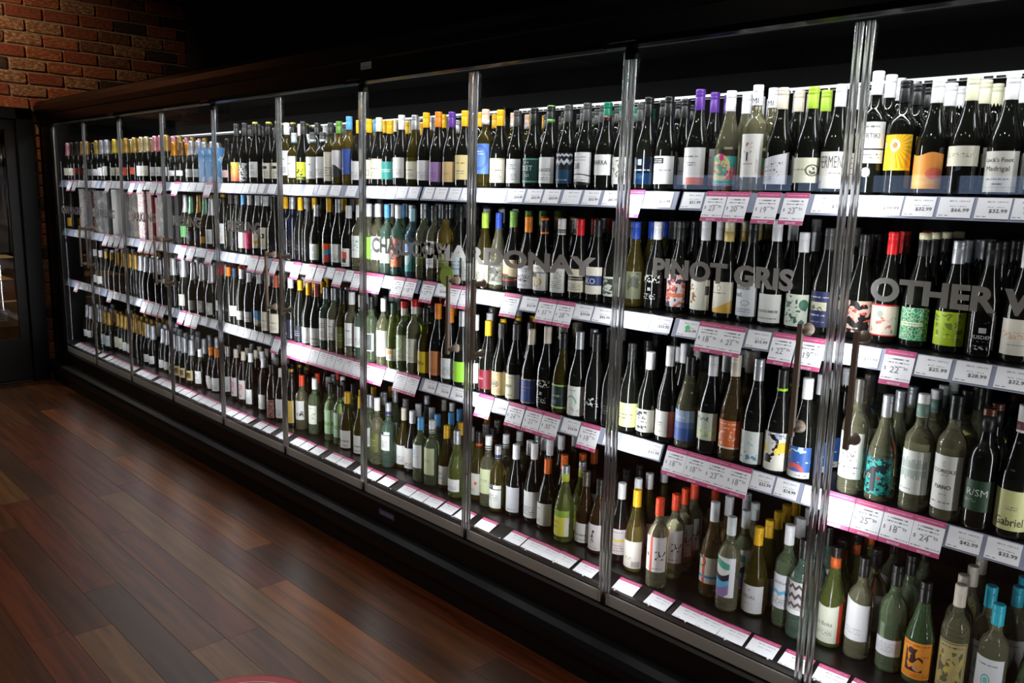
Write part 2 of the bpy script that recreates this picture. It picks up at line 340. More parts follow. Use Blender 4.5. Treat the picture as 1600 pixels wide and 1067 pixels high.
for k in range(24):
    q = MB(); d = .009
    j = lambda s: rb.uniform(-s, s)
    pts = [(yy + j(.012), zz + j(.035)) for yy, zz in ((.03, 0), (.5, 0), (.97, 0), (1, .14), (1, .86), (.97, 1), (.5, 1), (.03, 1), (0, .86), (0, .14))]; N = len(pts)
    q.v += [(0, yy, zz) for yy, zz in pts] + [(d * rb.uniform(.55, .8), yy, zz) for yy, zz in pts] + [(d * rb.uniform(.85, 1.15), .5 + (yy - .5) * .965, .5 + (zz - .5) * .90) for yy, zz in pts]
    for a in range(N):
        b2 = (a + 1) % N; q.face((a, b2, N + b2, N + a)); q.face((N + a, N + b2, 2 * N + b2, 2 * N + a))
    q.face(range(2 * N, 3 * N))
    bmesh_cache.append([q, {}])
def brick(y0, y1, z0):
    q, c = rb.choice(bmesh_cache); mi = rb.choices(range(5), (5, 4, 3, 2, 3))[0]
    if mi not in c: c[mi] = q.mesh('brick', BR[mi])
    o = link('brick', c[mi], wall_left, (WX, y0, z0)); o.scale = (1, y1 - y0, .089)
COURSE, BL = .105, .285
for c in range(0, 35):
    z = .028 + c * COURSE; off = (c % 2) * BL / 2 + rb.uniform(-.012, .012)
    y = -.078 - BL * 7 + off
    while y < 1.27:
        a, b2 = y, y + BL - .013; y += BL
        lo = -.078 if z < 2.33 else -1.7
        hi = 1.275 if z > 2.2 else .03
        if 2.25 < z < 2.33: lo = -.078
        a2, b3 = max(a, lo), min(b2, hi)
        if b3 - a2 < .03: continue
        brick(a2, b3, z)
# doorway with a dark framed glass door, store room behind
dframe = mat('door_frame_black', (.014, .013, .012), .45)
dr = MB(); dr.box(WX - .1, WX + .02, -.2, -.08, 0, 2.34); dr.box(WX - .1, WX + .02, -1.15, -1.03, 0, 2.34); dr.box(WX - .1, WX + .02, -1.15, -.08, 2.25, 2.34)
door1 = tag(link('door_1', dr.mesh('door_1', dframe)), kind='structure')
lf = MB(); lf.box(WX - .07, WX - .03, -.28, -.205, .02, 2.24); lf.box(WX - .07, WX - .03, -1.03, -.95, .02, 2.24); lf.box(WX - .07, WX - .03, -.95, -.28, 2.16, 2.24); lf.box(WX - .07, WX - .03, -.95, -.28, .02, .38)
leaf = link('door_leaf', lf.mesh('door_leaf', mat('door_leaf_brown', (.10, .075, .065), .4)), door1)
link('pane', MB().box(WX - .055, WX - .047, -.95, -.28, .38, 2.16).mesh('pane', pane_glass), leaf)
link('door_handle', MB().tube([(WX - .03, -.33, 1.95), (WX + .02, -.33, 1.95), (WX + .02, -.33, 1.88), (WX - .03, -.33, 1.88)], .008).mesh('door_handle', bright_steel), leaf)
sr = MB(); sr.box(-9.6, WX - .12, -3.0, 1.2, -.1, 0); sr.box(-9.7, -9.6, -3.0, 1.2, 0, 3.0); sr.box(-9.6, WX - .12, 1.2, 1.3, 0, 3); sr.box(-9.6, WX - .12, -3.1, -3, 0, 3); sr.box(-9.6, WX - .12, -3, 1.2, 3, 3.1)
tag(link('floor_store_room', sr.mesh('floor_store_room', mat('store_grey', (.16, .15, .14), .8))), kind='structure')
card = mat('cardboard', (.62, .46, .30), .85); card2 = mat('cardboard_pale', (.75, .63, .48), .85)
def carton(loc, sx, sy, sz, m, label):
    o = tag(empty('cardboard_box', loc), label, 'box', 'cartons in the store room')
    q = MB(); q.box(-sx / 2, sx / 2, -sy / 2, sy / 2, 0, sz); bm_ = link('box_body', q.mesh('box_body', m), o)
    f = MB(); f.box(-sx / 2 - .001, sx / 2 + .001, -sy / 2, -.003, sz, sz + .006); f.box(-sx / 2 - .001, sx / 2 + .001, .003, sy / 2, sz, sz + .006)
    link('box_flap', f.mesh('box_flap', m), o)
    link('tape', MB().box(-sx / 2 - .002, sx / 2 + .002, -.025, .025, sz + .006, sz + .007).mesh('tape', mat('tape', (.7, .6, .42), .35)), o)
    return o
carton((-7.75, -.42, .0), .42, .60, .42, card, 'brown carton at the bottom of the pile behind the glass door')
c3 = carton((-7.72, -.36, .427), .32, .42, .22, card2, 'carton with a white shipping label on the pile behind the glass door')
link('shipping_label', card_mesh(.14, .11, .001, [(0, 1, 0)], [label_mat('ship', (.95, .95, .95), (('print', .1, .9, 5, .1, .8, (.2, .2, .2)),))]), c3, (.1605, .03, .05)).rotation_euler = (0, 0, PI / 2)
carton((-7.95, -.5, .654), .5, .7, .18, card, 'wide flat carton high on the pile behind the glass door')
carton((-8.6, -.35, 0), .45, .8, .98, card2, 'tall pale carton standing furthest back in the store room')
st = MB()
for k in range(3):
    y = -.42 + k * .1; n = len(st.v); pr = [(-7.42 - .012 * math.sin(i * .9), y + .085 * t, 2.1 - i * .11) for i in range(10) for t in (0, 1)]
    st.v += pr
    for i in range(9): st.face((n + 2 * i, n + 2 * i + 1, n + 2 * i + 3, n + 2 * i + 2), 0, None, True)
    n = len(st.v); st.v += [(x - .003, yy, zz) for x, yy, zz in pr]
    for i in range(9): st.face((n + 2 * i, n + 2 * i + 2, n + 2 * i + 3, n + 2 * i + 1), 0, None, True)
sc_ = tag(empty('strip_curtain', (-7.42, -.3, 2.1)), 'grey plastic strip curtain hanging inside the glass door', 'curtain')
o = link('strips', st.mesh('strips', mat('strip_grey', (.45, .46, .47), .4)), sc_, (7.42, .3, -2.1)); o['kind'] = 'stuff'
link('hanging_bar', MB().box(-.03, .03, -.5, .5, -.01, .12).mesh('hanging_bar', steel), sc_)

# ------------------------------------------------------------------ the display fridge
SH = {1: 1.757, 2: 1.345, 3: .905, 4: .36}
XL, XR = -6.98, .75
fr = tag(empty('display_fridge', (0, 0, 0)), 'long black glass-door display fridge filled with wine bottles on four levels', 'fridge')
def part(name, mb, m, parent=fr): return link(name, mb.mesh(name, m), parent)
hp = [(0.0, 2.2), (-.025, 2.197), (-.045, 2.203), (-.052, 2.22), (-.052, 2.285), (-.06, 2.292), (-.062, 2.33), (-.058, 2.365), (-.045, 2.392), (-.02, 2.407), (.02, 2.412), (.68, 2.412), (.68, 2.30), (0, 2.30)]
part('header', MB().prism_x(hp, -7.05, XR + .05), black_gloss)
part('canopy_lining', MB().prism_x([(.0, 2.20), (.012, 2.20), (.012, 2.27), (.55, 2.27), (.64, 2.20), (.66, 2.20), (.66, 2.298), (0, 2.298)], XL, XR), mat('lining_black', (.008, .008, .01), .8, 0, .08))
bp = [(.02, .297), (-.022, .297), (-.03, .288), (-.032, .19), (.02, .19)]
part('base_panel', MB().prism_x(bp, -7.05, XR + .05), black_satin)
part('bumper', MB().prism_x([(-.03, .19), (-.06, .186), (-.085, .172), (-.095, .15), (-.095, .115), (-.085, .098), (-.06, .09), (.02, .09), (.02, .19)], -7.05, XR + .05), mat('bumper_navy', (.05, .055, .065), .38))
part('kick_panel', MB().box(-7.05, XR + .05, -.055, -.03, 0, .09), black_satin)
ep = MB(); ep.box(-7.05, XL, -.03, .68, .0, 2.30); ep.box(-7.05, -6.74, -.03, .0, .297, 2.2); part('end_panel', ep, black_gloss)
ep = MB(); ep.box(XR, XR + .05, -.03, .68, 0, 2.30); part('end_panel', ep, black_gloss)
part('back_panel', MB().box(XL, XR, .645, .665, .3, 2.2), mat('back_black', (.012, .013, .016), .6, 0, .12))
part('deck', MB().prism_x([(.115, .36), (.64, .36), (.64, .32), (.02, .32), (.02, .327), (.04, .333)], XL, XR), mat('deck_black', (.055, .045, .045), .3))
part('deck_nose', MB().prism_x([(.02, .345), (.034, .345), (.034, .30), (.012, .30), (.012, .335)], XL, XR), mat('nose_black', (.05, .045, .06), .25))
part('sill_trim', MB().box(XL, XR, .010, .0195, .316, .322), bright_steel)
riv = MB()
for k in range(52): riv.lathe([(.0035, .3455), (.003, .3475)], 8, 0, XL + .1 + k * .15, .027)
o = part('deck_screws', riv, white_card); o['kind'] = 'stuff'
glow_mat = mat('grille_glow', (1, 1, 1), .5); glow_mat.node_tree.nodes['Principled BSDF'].inputs['Emission Color'].default_value = (.95, .97, 1, 1); glow_mat.node_tree.nodes['Principled BSDF'].inputs['Emission Strength'].default_value = 1.15  # self-lit material for light that the rear grille only reflects
for a, b in zip(BAYS, BAYS[1:]):
    part('glowing_grille_strip', MB().prism_x([(.630, 2.114), (.626, 2.118), (.626, 2.126), (.630, 2.130), (.643, 2.130), (.643, 2.114)], a + .05, b - .05), glow_mat)  # glowing strip added for front LED light on the grille; no lamp here
    gr = MB(); n = int((b - a - .1) / .034)
    for k in range(n): gr.box(a + .05 + k * .034, a + .05 + k * .034 + .025, .614, .620, 2.112, 2.1185)
    o = part('air_grille', gr, black_satin); o['kind'] = 'stuff'
    part('strip_holder', MB().box(b - .045, b - .03, .615, .644, 2.10, 2.14), black_satin)
shelf_mat = mat('shelf_black', (.04, .042, .045), .3)
RAILS = []
for s in (1, 2, 3):
    for a, b in zip(BAYS, BAYS[1:]):
        z = SH[s]
        so = part('shelf', MB().box(a + .006, b - .006, .10, .62, z - .018, z), shelf_mat)
        rl = MB().prism_x([(.0985, z - .001), (.0990, z - .003), (.0775, z - .0592), (.0735, z - .0575), (.0955, z - .001)], a + .008, b - .008)
        part('price_rail', rl, rail_plastic, so)
        for x in (a + .008, b - .012): part('bracket', MB().prism_x([(.11, z - .018), (.62, z - .018), (.62, z - .09), (.56, z - .09)], x, x + .004), black_satin, so)

# text ----------------------------------------------------------------
_tc = {}
def text_geo(s, bold=0.0):
    """flat letters as (verts, faces), centred, cap height 1"""
    k = (s, bold)
    if k in _tc: return _tc[k]
    c = bpy.data.curves.new('letters', 'FONT'); c.body = s; c.size = 1.0; c.resolution_u = 4 if bold > .03 else 2; c.offset = bold; c.align_x = 'CENTER'
    o = bpy.data.objects.new('letters', c); COL.objects.link(o)
    dg = bpy.context.evaluated_depsgraph_get(); me = o.evaluated_get(dg).to_mesh()
    V = [tuple(v.co) for v in me.vertices]; F = [tuple(p.vertices) for p in me.polygons]
    o.evaluated_get(dg).to_mesh_clear(); COL.objects.unlink(o); bpy.data.objects.remove(o); bpy.data.curves.remove(c)
    xs = [v[0] for v in V] or [0]; cx = (min(xs) + max(xs)) / 2; H = .72
    V = [((v[0] - cx) / H, (v[1]) / H) for v in V]
    _tc[k] = (V, F, (max(xs) - min(xs)) / H); return _tc[k]

# doors ---------------------------------------------------------------
DOORS = ['CHAMPAGNE', 'SPARKLING', 'SPARKLING', 'RIESLING', 'RIESLING', None, 'CHARDONAY', 'CHARDONAY', 'PINOT GRIS', 'OTHER WHITES']
DOORNAME = ['CHAMPAGNE door', 'left SPARKLING door', 'right SPARKLING door', 'left RIESLING door', 'right RIESLING door', 'unlettered door', 'left CHARDONAY door', 'right CHARDONAY door', 'PINOT GRIS door', 'OTHER WHITES door']
LET_X = {1: (-5.9, -5.42), 2: (-5.15, -4.673), 3: (-4.384, -3.979), 4: (-3.618, -3.224), 6: (-2.178, -1.64), 7: (-1.843, -.856), 8: (-.617, -.135), 9: (.081, .72), 0: (-6.65, -6.15)}
for d in range(10):
    x0, x1 = (d - 9) * .75, (d - 8) * .75
    dn = part('door', MB().box(x0 + .004, x1 - .004, -.006, 0, .30, 2.193), pane_glass)
    if DOORS[d]: dn['label'] = 'glass door lettered ' + DOORS[d]
    for ex, sgn in ((x0 + .003, 1), (x1 - .003, -1)):      # clear edge profile: two ribs and a web
        q = MB()
        for o0, rr_ in ((.0055, .0055), (.0195, .004)):
            cx = ex + sgn * o0
            prof = [(cx + rr_ * math.cos(t), -.006 - rr_ * 1.3 * math.sin(t)) for t in [PI * i / 8 for i in range(9)]]
            n = len(q.v); q.v += [(x, y, z) for z in (.30, 2.19) for x, y in prof]
            for i in range(8): q.face((n + i + 1, n + i, n + 9 + i, n + 10 + i), 0, None, True)
            q.face((n, n + 8, n + 17, n + 9), 0); q.face([n + i for i in range(9)], 0); q.face([n + 9 + i for i in reversed(range(9))], 0)
        xa, xb = sorted((ex + sgn * .011, ex + sgn * .0155)); q.box(xa, xb, -.0085, -.0062, .30, 2.19, 0)
        part('edge_strip', q, edge_glass, dn)
    part('bottom_seal', MB().box(x0 + .006, x1 - .006, -.011, -.0065, .30, .342), seal_mat, dn)
    # pull handle near the edge where the two doors of a pair meet
    hx = x1 - .078 if d % 2 == 0 else x0 + .078
    q = MB()
    q.box(hx - .007, hx + .007, -.062, -.05, 1.085, 1.405)
    for z in (1.385, 1.105): q.lathe([(.018, 0), (.018, .006), (.012, .012), (.010, .05)], 16)
    n0 = 8
    for i in range(8, len(q.v)):        # turn the two posts to lie along -Y
        x, y, z = q.v[i]; zc = 1.385 if i < 8 + 64 else 1.105; q.v[i] = (hx + x, -.006 - z, zc + y)
    part('handle', q, mat('handle_bronze', (.62, .55, .49), .45, .25), dn)
    if DOORS[d]:
        V, F, w = text_geo(DOORS[d], .042); a, b = LET_X[d]; sx = (b - a) / w; zb, hh = 1.487, .058
        if d in (7, 6): zb, hh = 1.463, .063
        L = MB(); L.v = [((a + b) / 2 + x * sx, -.0072, zb + y * hh) for x, y in V]
        for f in F: L.face(f)
        part('lettering', L, frost, dn)
for k in (1, 3, 5, 7, 9):
    pass
for k in (2, 4, 6, 8):
    x = (k - 9) * .75; q = MB(); q.box(x - .07, x + .03, -.055, -.03, 2.197, 2.215); q.box(x - .01, x + .03, -.02, -.007, 2.165, 2.2); part('door_hinge', q, black_gloss)
    part('hinge_cover', MB().box(x - .05, x + .055, -.0575, -.055, 2.211, 2.214), bright_steel)
st1 = tag(link('paper_sticker', card_mesh(.08, .03, .001, [(0, 1, 0)], [label_mat('asset', (.62, .64, .62), (('print', .1, .5, 2, .1, .9, (.25, .25, .25)),))]), None, (-2.15, -.0535, 2.25)), 'small white paper sticker on the black fridge header above the glass', 'sticker')
st2 = tag(link('rating_plate', card_mesh(.122, .027, .001, [(0, 1, 0)], [label_mat('plate', (.30, .33, .52), (('print', .2, .8, 2, .1, .9, (.75, .78, .85)),))]), None, (-2.03, -.0322, .235)), 'small blue rating plate on the black fridge base below the doors', 'plate')

# ------------------------------------------------------------------ bottles
W_, CR, K, GY = (.92, .92, .92), (.90, .88, .80), (.1, .1, .1), (.45, .45, .45)
def P(v0=.15, v1=.6, n=5, u0=.15, u1=.85, c=GY): return ('print', v0, v1, n, u0, u1, c)
# design: (phrase, paper colour, printed marks, lettering [(text, cap height m, u 0..1, v 0..1, colour, x-stretch)])
D = {
 'white': ('white label', W_, (P(.1, .45, 4),), ()), 'cream': ('cream label', CR, (P(.15, .5, 4),), ()), 'red': ('red label', (.62, .12, .12), (), ()), 'darkred': ('dark-red label', (.35, .08, .08), (), ()),
 'grey': ('grey label', (.6, .6, .6), (P(),), ()), 'palegrey': ('pale-grey label', (.78, .8, .8), (P(),), ()), 'orangered': ('orange-red label', (.78, .3, .2), (P(.2, .5, 3, .2, .8, (.9, .8, .7)),), ()),
 'palepink': ('pale-pink label', (.75, .62, .62), (P(),), ()), 'sunset': ('orange-yellow label', (.92, .42, .30), (('grad', .1, .8, (.86, .78, .36)), P(.5, .8, 3, .2, .8, (.6, .3, .2))), ()),
 'zebra': ('zebra-pattern label', W_, (('noise', 9, .52, 0, 1, 0, 1, K),), ()), 'whiteline': ('fine-print label', W_, (P(.12, .4, 4), ('print', .55, .8, 3, .2, .8, (.3, .3, .3))), ()),
 'creambar': ('black-bar label', CR, (('rect', .1, .75, .62, .8, K), P(.1, .5, 4)), ()), 'talltext': ('tall white label', W_, (P(.08, .35, 5), P(.6, .72, 1, .2, .8, (.3, .3, .3))), ()),
 'limefig': ('lime-figure label', (.82, .86, .18), (('noise', 7, .56, .3, .8, .2, .8, K), ('band', 0, .2, (.25, .3, .1)), P(.04, .16, 1, .1, .8, (.8, .85, .2))), ()),
 'mountain': ('mountain-print label', W_, (('wave', .32, .14, 4.2, -.6, (.22, .22, .22)), ('circle', .25, .8, .045, 1, K)), ()), 'bluelab': ('mid-blue label', (.25, .36, .66), (P(.15, .3, 1, .1, .5, (.85, .88, .95)),), ()),
 'creamtext': ('cream small-type label', CR, (('print', .45, .58, 1, .15, .85, (.25, .22, .2)), P(.12, .35, 3), ('band', .95, 1, (.8, .75, .6))), ()), 'teallab': ('teal label', (.15, .5, .47), (P(.4, .6, 2, .2, .9, (.85, .9, .85)),), ()),
 'lilac': ('lilac label', (.66, .52, .74), (P(.2, .5, 4, .15, .8, (.45, .33, .55)),), ()), 'tan': ('plain tan label', (.86, .74, .52), (P(.35, .5, 2, .2, .8, (.55, .45, .3)),), ()), 'tantext': ('tan small-type label', (.90, .82, .58), (P(.6, .75, 1, .2, .85, (.5, .4, .2)), P(.2, .4, 2)), ()),
 'bluetext': ('tall blue label', (.36, .52, .80), (('print', .62, .78, 2, .2, .75, (.9, .93, 1)), ('ring', .5, .55, .42, .9, (.3, .42, .7))), ()),
 'greensign': ('dark-green label', (.06, .24, .22), (('band', .04, .09, (.45, .7, .62)), ('band', .93, .97, (.45, .7, .62)), ('circle', .42, .82, .03, 1.2, (.8, .85, .8)), ('circle', .55, .82, .03, 1.2, (.8, .85, .8))), (('CKET', .019, .45, .5, (.82, .86, .82), .9), ('ILLS', .010, .5, .26, (.82, .86, .82), 1))),
 'villages': ('broad white label', W_, (P(.1, .25, 2, .1, .8), ('band', .32, .335, (.6, .6, .6))), (('VILLAGES', .011, .5, .46, (.35, .35, .36), 1.15),)),
 'zigzag': ('zigzag label', (.07, .10, .13), (('band', 0, .45, (.10, .26, .38)), ('zig', .66, .1, 9, .06, (.78, .8, .84)), ('zig', .9, .05, 12, .035, (.8, .82, .85)), P(.08, .16, 1, .2, .8, (.7, .78, .85))), ()),
 'five': ('white arched label', W_, (('wave', .28, .07, 2.6, .3, (.06, .07, .06)), ('wave', .24, .08, 2.6, .3, W_), ('wave', .05, .06, 2.6, .3, (.06, .07, .06)), P(.72, .9, 2, .2, .8, (.6, .6, .6)), P(.12, .2, 1, .2, .8, (.4, .4, .4))), (('5III', .020, .42, .5, (.2, .2, .2), .8),)),
 'evarra': ('bold-type white label', W_, (), (('EVARRA', .016, .5, .5, (.1, .1, .1), .85),)), 'leaf': ('leaf-print label', W_, (('noise', 8, .56, .1, .8, .25, .9, (.55, .55, .4)),), ()),
 'navycrest': ('navy crest label', (.06, .09, .14), (('band', 0, .42, (.08, .18, .30)), ('rect', .42, .58, .72, .94, (.62, .66, .7)), P(.48, .6, 1, .1, .9, (.7, .75, .8)), P(.2, .4, 3, .3, .7, (.2, .35, .5))), ()),
 'blackbox': ('black-boxed label', W_, (('rect', .08, .62, .73, .93, K), ('print', .76, .9, 2, .14, .56, (.85, .85, .85)), P(.44, .56, 1, .4, .9), P(.1, .5, 4, .08, .3)), ()),
 'orangefoot': ('orange-footed label', W_, (('band', 0, .2, (.86, .42, .26)), ('rect', 0, .35, 0, .2, (.75, .75, .8)), P(.72, .8, 1, .25, .75), P(.5, .62, 2, .3, .7)), ()),
 'retro': ('neon retro label', (.86, .52, .58), (('band', .82, 1, (.20, .18, .12)), ('rect', .68, 1, .5, .82, (.30, .72, .70)), ('circle', .4, .5, .38, 1, (.86, .82, .55)), ('noise', 6, .53, .05, .68, .28, .8, (.35, .72, .66)), ('circle', .48, .78, .1, 1.2, (.9, .25, .55)), ('noise', 11, .57, .05, .95, .25, .6, (.80, .25, .50)), ('band', .05, .16, (.35, .75, .72)), P(.07, .14, 1, .2, .8, (.1, .3, .3)), ('band', 0, .05, (.66, .5, .66))), ()),
 'T': ('tall T label', (.93, .92, .90), (('noise', 14, .54, .35, .66, .68, .80, (.75, .45, .40)), P(.28, .34, 1, .3, .66), ('rect', .78, .8, .1, .42, (.6, .6, .6)), ('rect', .84, .855, .1, .4, (.6, .6, .6))), (('T', .030, .45, .38, (.12, .12, .12), 1.05),)),
 'slant': ('slant-cut script label', (.88, .88, .90), (('noise', 16, .58, .1, .8, .62, .74, (.25, .25, .27)), P(.44, .56, 1, .2, .6), P(.1, .3, 3, .15, .5), ('noise', 12, .6, .6, .8, .2, .45, (.2, .2, .2))), ()),
 'seal': ('cream seal label', (.88, .88, .78), (('ring', .78, .5, .24, 1.1, (.35, .36, .32)), ('noise', 9, .52, .68, .88, .34, .66, (.35, .36, .32)), P(.46, .6, 1, .12, .6)), ()),
 'ermen': ('tall-lettered label', (.91, .90, .87), (P(.1, .22, 2, .05, .3, (.2, .2, .2)), P(.38, .46, 1, .55, .9)), (('FERMEN', .034, .55, .56, (.38, .38, .38), .42),)),
 'yrtik': ('two-part label', (.90, .90, .88), (('band', .32, .36, (.05, .07, .06)), P(.84, .93, 1, .2, .8), P(.1, .25, 2, .1, .9)), (('MYRTIKI', .0135, .5, .6, (.3, .3, .32), .85),)),
 'sun': ('sunburst label', (.96, .66, .10), (('sun', .5, .68, 24, (.98, .84, .16)), ('band', 0, .06, (.98, .84, .16)), ('circle', .5, .7, .17, 1.15, (.96, .94, .88)), ('circle', .5, .7, .085, 1.15, (.93, .55, .15))), (('8', .016, .16, .62, (.96, .93, .80), 1),)),
 'dune': ('orange sunset label', (.95, .62, .28), (('wave', .38, .06, 5, 0, (.93, .68, .36)), ('circle', .78, .42, .17, .8, (.92, .45, .36)), ('wave', .26, .05, 7, 1, (.96, .72, .40)), ('wave', .1, .03, 8, 2, (.95, .66, .30))), ()),
 'script': ('low script label', (.92, .91, .83), (('noise', 22, .58, .1, .85, .42, .66, (.5, .45, .35)),), ()),
 'madrigal': ('quaint-lettered label', (.92, .91, .88), (P(.28, .36, 1, .2, .8), P(.16, .24, 1, .4, .65, K), ('band', .12, .125, GY)), (("Lock's Foot", .0105, .5, .74, (.3, .3, .28), 1.0), ('Madrigal', .0125, .48, .52, (.3, .3, .28), 1.0))),
 'goldlab': ('gold label', (.75, .58, .12), (), ()), 'greenlab': ('green label', (.36, .62, .36), (('vband', .0, .25, (.6, .72, .62)),), ()), 'navyl': ('navy label', (.07, .08, .14), (P(.3, .7, 3, .2, .8, (.55, .55, .6)),), ()),
 'thin': ('thin tan label', (.12, .12, .1), (('vband', .3, .6, (.55, .48, .3)), ('rect', .3, .6, .3, .6, (.7, .68, .6))), ()), 'charlab': ('charcoal label', (.11, .11, .12), (P(.3, .7, 4, .2, .8, (.32, .32, .32)),), ()), 'sq': ('square white label', W_, (('ring', .5, .35, .16, 1, (.5, .52, .4)),), ()),
 'pinklab': ('hot-pink label', (.82, .12, .38), (('noise', 7, .6, .1, .9, .1, .6, (.95, .8, .85)),), ()), 'wheat': ('wheat-striped label', (.90, .87, .78), (('band', .25, .42, (.85, .70, .35)), P(.6, .8, 2)), ()), 'creambox': ('cream boxed label', CR, (('rect', .2, .75, .5, .72, (.15, .15, .15)), ('rect', .35, .6, .55, .67, CR)), ()),
 'pinkprint': ('pink-lettered navy label', (.06, .08, .12), (('print', .1, .22, 1, .1, .9, (.75, .3, .42)), ('noise', 5, .6, .2, .8, .4, .9, (.1, .18, .3))), ()), 'colour': ('multicoloured label', (.85, .60, .2), (('wave', .62, .35, 2.6, 1.6, (.45, .62, .2)), ('wave', .42, .4, 3.0, -1.4, (.22, .58, .75)), ('wave', .18, .3, 3.0, -1.5, (.1, .3, .55)), ('circle', .7, .85, .22, 1, (.9, .3, .15)), ('circle', .7, .2, .22, 1, (.85, .25, .2))), ()),
 'whiteor': ('orange-picture label', W_, (('rect', .28, .55, .2, .85, (.88, .48, .18)), ('rect', .5, .8, .4, .8, (.88, .35, .30)), ('rect', .4, .75, .2, .42, (.1, .3, .25)), P(.04, .14, 1)), ()), 'tealprint': ('teal-printed white label', W_, (('noise', 9, .55, .15, .8, .3, .8, (.4, .68, .62)),), ()),
 'limelab': ('bright-lime label', (.58, .82, .22), (('noise', 5, .58, .1, .4, .3, .8, (.1, .25, .1)),), ()), 'mintlab': ('pale-mint label', (.80, .88, .80), (P(.3, .8, 4),), ()), 'orangeart': ('orange-navy art label', (.90, .48, .32), (('noise', 4.5, .52, 0, 1, .25, .8, (.16, .2, .36)), ('noise', 6, .6, 0, 1, 0, 1, (.92, .7, .5)), ('rect', .3, .55, .78, 1, (.5, .18, .4))), ()),
 'skyteal': ('sky-and-teal label', (.35, .70, .68), (('band', .55, 1, (.45, .62, .88)), ('circle', .5, .45, .25, 1, (.80, .88, .92))), ()), 'olivelab': ('olive label', (.34, .36, .16), (P(.3, .7, 3, .2, .8, (.6, .6, .4)),), ()), 'small': ('small pale label', (.70, .76, .80), (P(.2, .7, 3),), ()),
 'photo': ('grey photo label', (.62, .63, .58), (('noise', 4, .5, .2, .95, .15, .9, (.36, .36, .34)), ('noise', 7, .6, .2, .95, .3, .9, (.2, .2, .2)), ('band', 0, .1, (.82, .82, .74))), ()),
 'house': ('sand house-picture label', (.87, .78, .62), (('wave', .40, .04, 5, 0, (.12, .25, .16)), ('wave', .27, .03, 6, 1, (.80, .74, .60)), ('band', 0, .2, (.08, .08, .07)), ('band', .2, .26, (.72, .16, .12)), ('rect', .12, .62, .38, .46, (.5, .18, .12)), ('rect', .14, .2, .46, .66, (.2, .18, .15)), P(.74, .84, 2, .45, .9)), ()),
 'signature': ('signature label', (.86, .86, .88), (('noise', 15, .57, .05, .85, .3, .6, (.08, .08, .1)), P(.72, .9, 2, .15, .8), P(.08, .2, 2, .2, .7)), ()), 'yellowD': ('yellow-letter label', (.90, .89, .86), (('rect', .1, .5, .5, .68, (.2, .2, .2)), ('band', .68, .72, (.4, .42, .45)), P(.84, .9, 1, .1, .9)), (('D', .040, .55, .14, (.90, .68, .10), 1.1),)),
 'textlines': ('typed white label', (.89, .89, .87), (('print', .15, .85, 9, .1, .85, (.4, .4, .42)),), ()), 'blackband': ('black-banded cream label', (.88, .85, .75), (('band', .5, .68, K), ('print', .54, .64, 1, .1, .9, (.85, .85, .8)), P(.08, .4, 4)), ()),
 'eko': ('blue-banded label', (.90, .88, .82), (('band', .32, .68, (.14, .20, .42)),), (('EKO', .021, .45, .38, (.88, .88, .88), 1),)), 'portrait': ('portrait-print label', (.78, .80, .76), (('noise', 5, .5, .15, .85, .1, .9, (.2, .22, .2)),), ()),
 'grove': ('olive-grey label', (.40, .42, .32), (('noise', 4, .52, .1, .9, .3, .95, (.25, .26, .2)), ('noise', 8, .6, .5, .95, .6, .95, (.8, .8, .7))), ()), 'whiteprint': ('white-printed dark label', (.06, .065, .06), (('noise', 13, .54, .1, .9, .68, .98, (.82, .83, .80)), ('rect', .45, .58, .38, .5, (.7, .7, .7)), ('noise', 16, .53, .25, .75, .06, .26, (.82, .82, .8))), ()),
 'comic': ('comic-art label', (.85, .80, .80), (('noise', 5, .52, 0, 1, 0, 1, (.80, .36, .28)), ('noise', 7, .56, 0, 1, 0, 1, (.22, .2, .3)), ('noise', 6, .6, 0, 1, .3, 1, (.9, .72, .66)), ('band', .3, .42, (.85, .45, .3))), ()),
 'flowers': ('brown-flower label', (.85, .84, .78), (('noise', 6, .56, .05, .55, .2, .85, (.48, .28, .14)), ('noise', 8, .6, .05, .5, .2, .8, (.75, .52, .28)), ('rect', .84, .99, .5, .8, K)), ()),
 'curve': ('gold-curve label', (.90, .88, .80), (('wave', .3, .22, 2.2, -1.6, (.88, .70, .30)), ('ring', .5, .8, .09, 1.1, (.5, .5, .45)), P(.6, .68, 1, .25, .75)), ()), 'abethal': ('bold-serif white label', (.84, .85, .87), (('ring', .6, .4, .08, .5, (.6, .6, .6)), P(.1, .24, 2, .2, .8)), (('abethal', .0145, .45, .80, K, 1.0), ('oad.', .0145, .34, .58, K, 1.0))),
 'whitelow': ('low white label', (.88, .88, .86), (P(.3, .5, 1, .1, .9), P(.1, .2, 1)), ()), 'greenart': ('green-engraving label', (.84, .86, .80), (('noise', 5, .54, .1, .6, .15, .95, (.18, .38, .30)), ('circle', .8, .68, .17, 1.1, (.24, .46, .34)), ('noise', 9, .57, .25, .9, .1, .8, (.2, .40, .34))), ()),
 'navyfarm': ('navy farm-print label', (.14, .17, .34), (('rect', .15, .72, .46, .7, (.78, .78, .66)), ('noise', 7, .5, .15, .72, .46, .62, (.35, .38, .3)), ('print', .80, .88, 1, .08, .92, (.8, .8, .85)), P(.28, .38, 1, .15, .7, (.8, .8, .85)), P(.1, .18, 1, .2, .7, (.6, .6, .7))), ()),
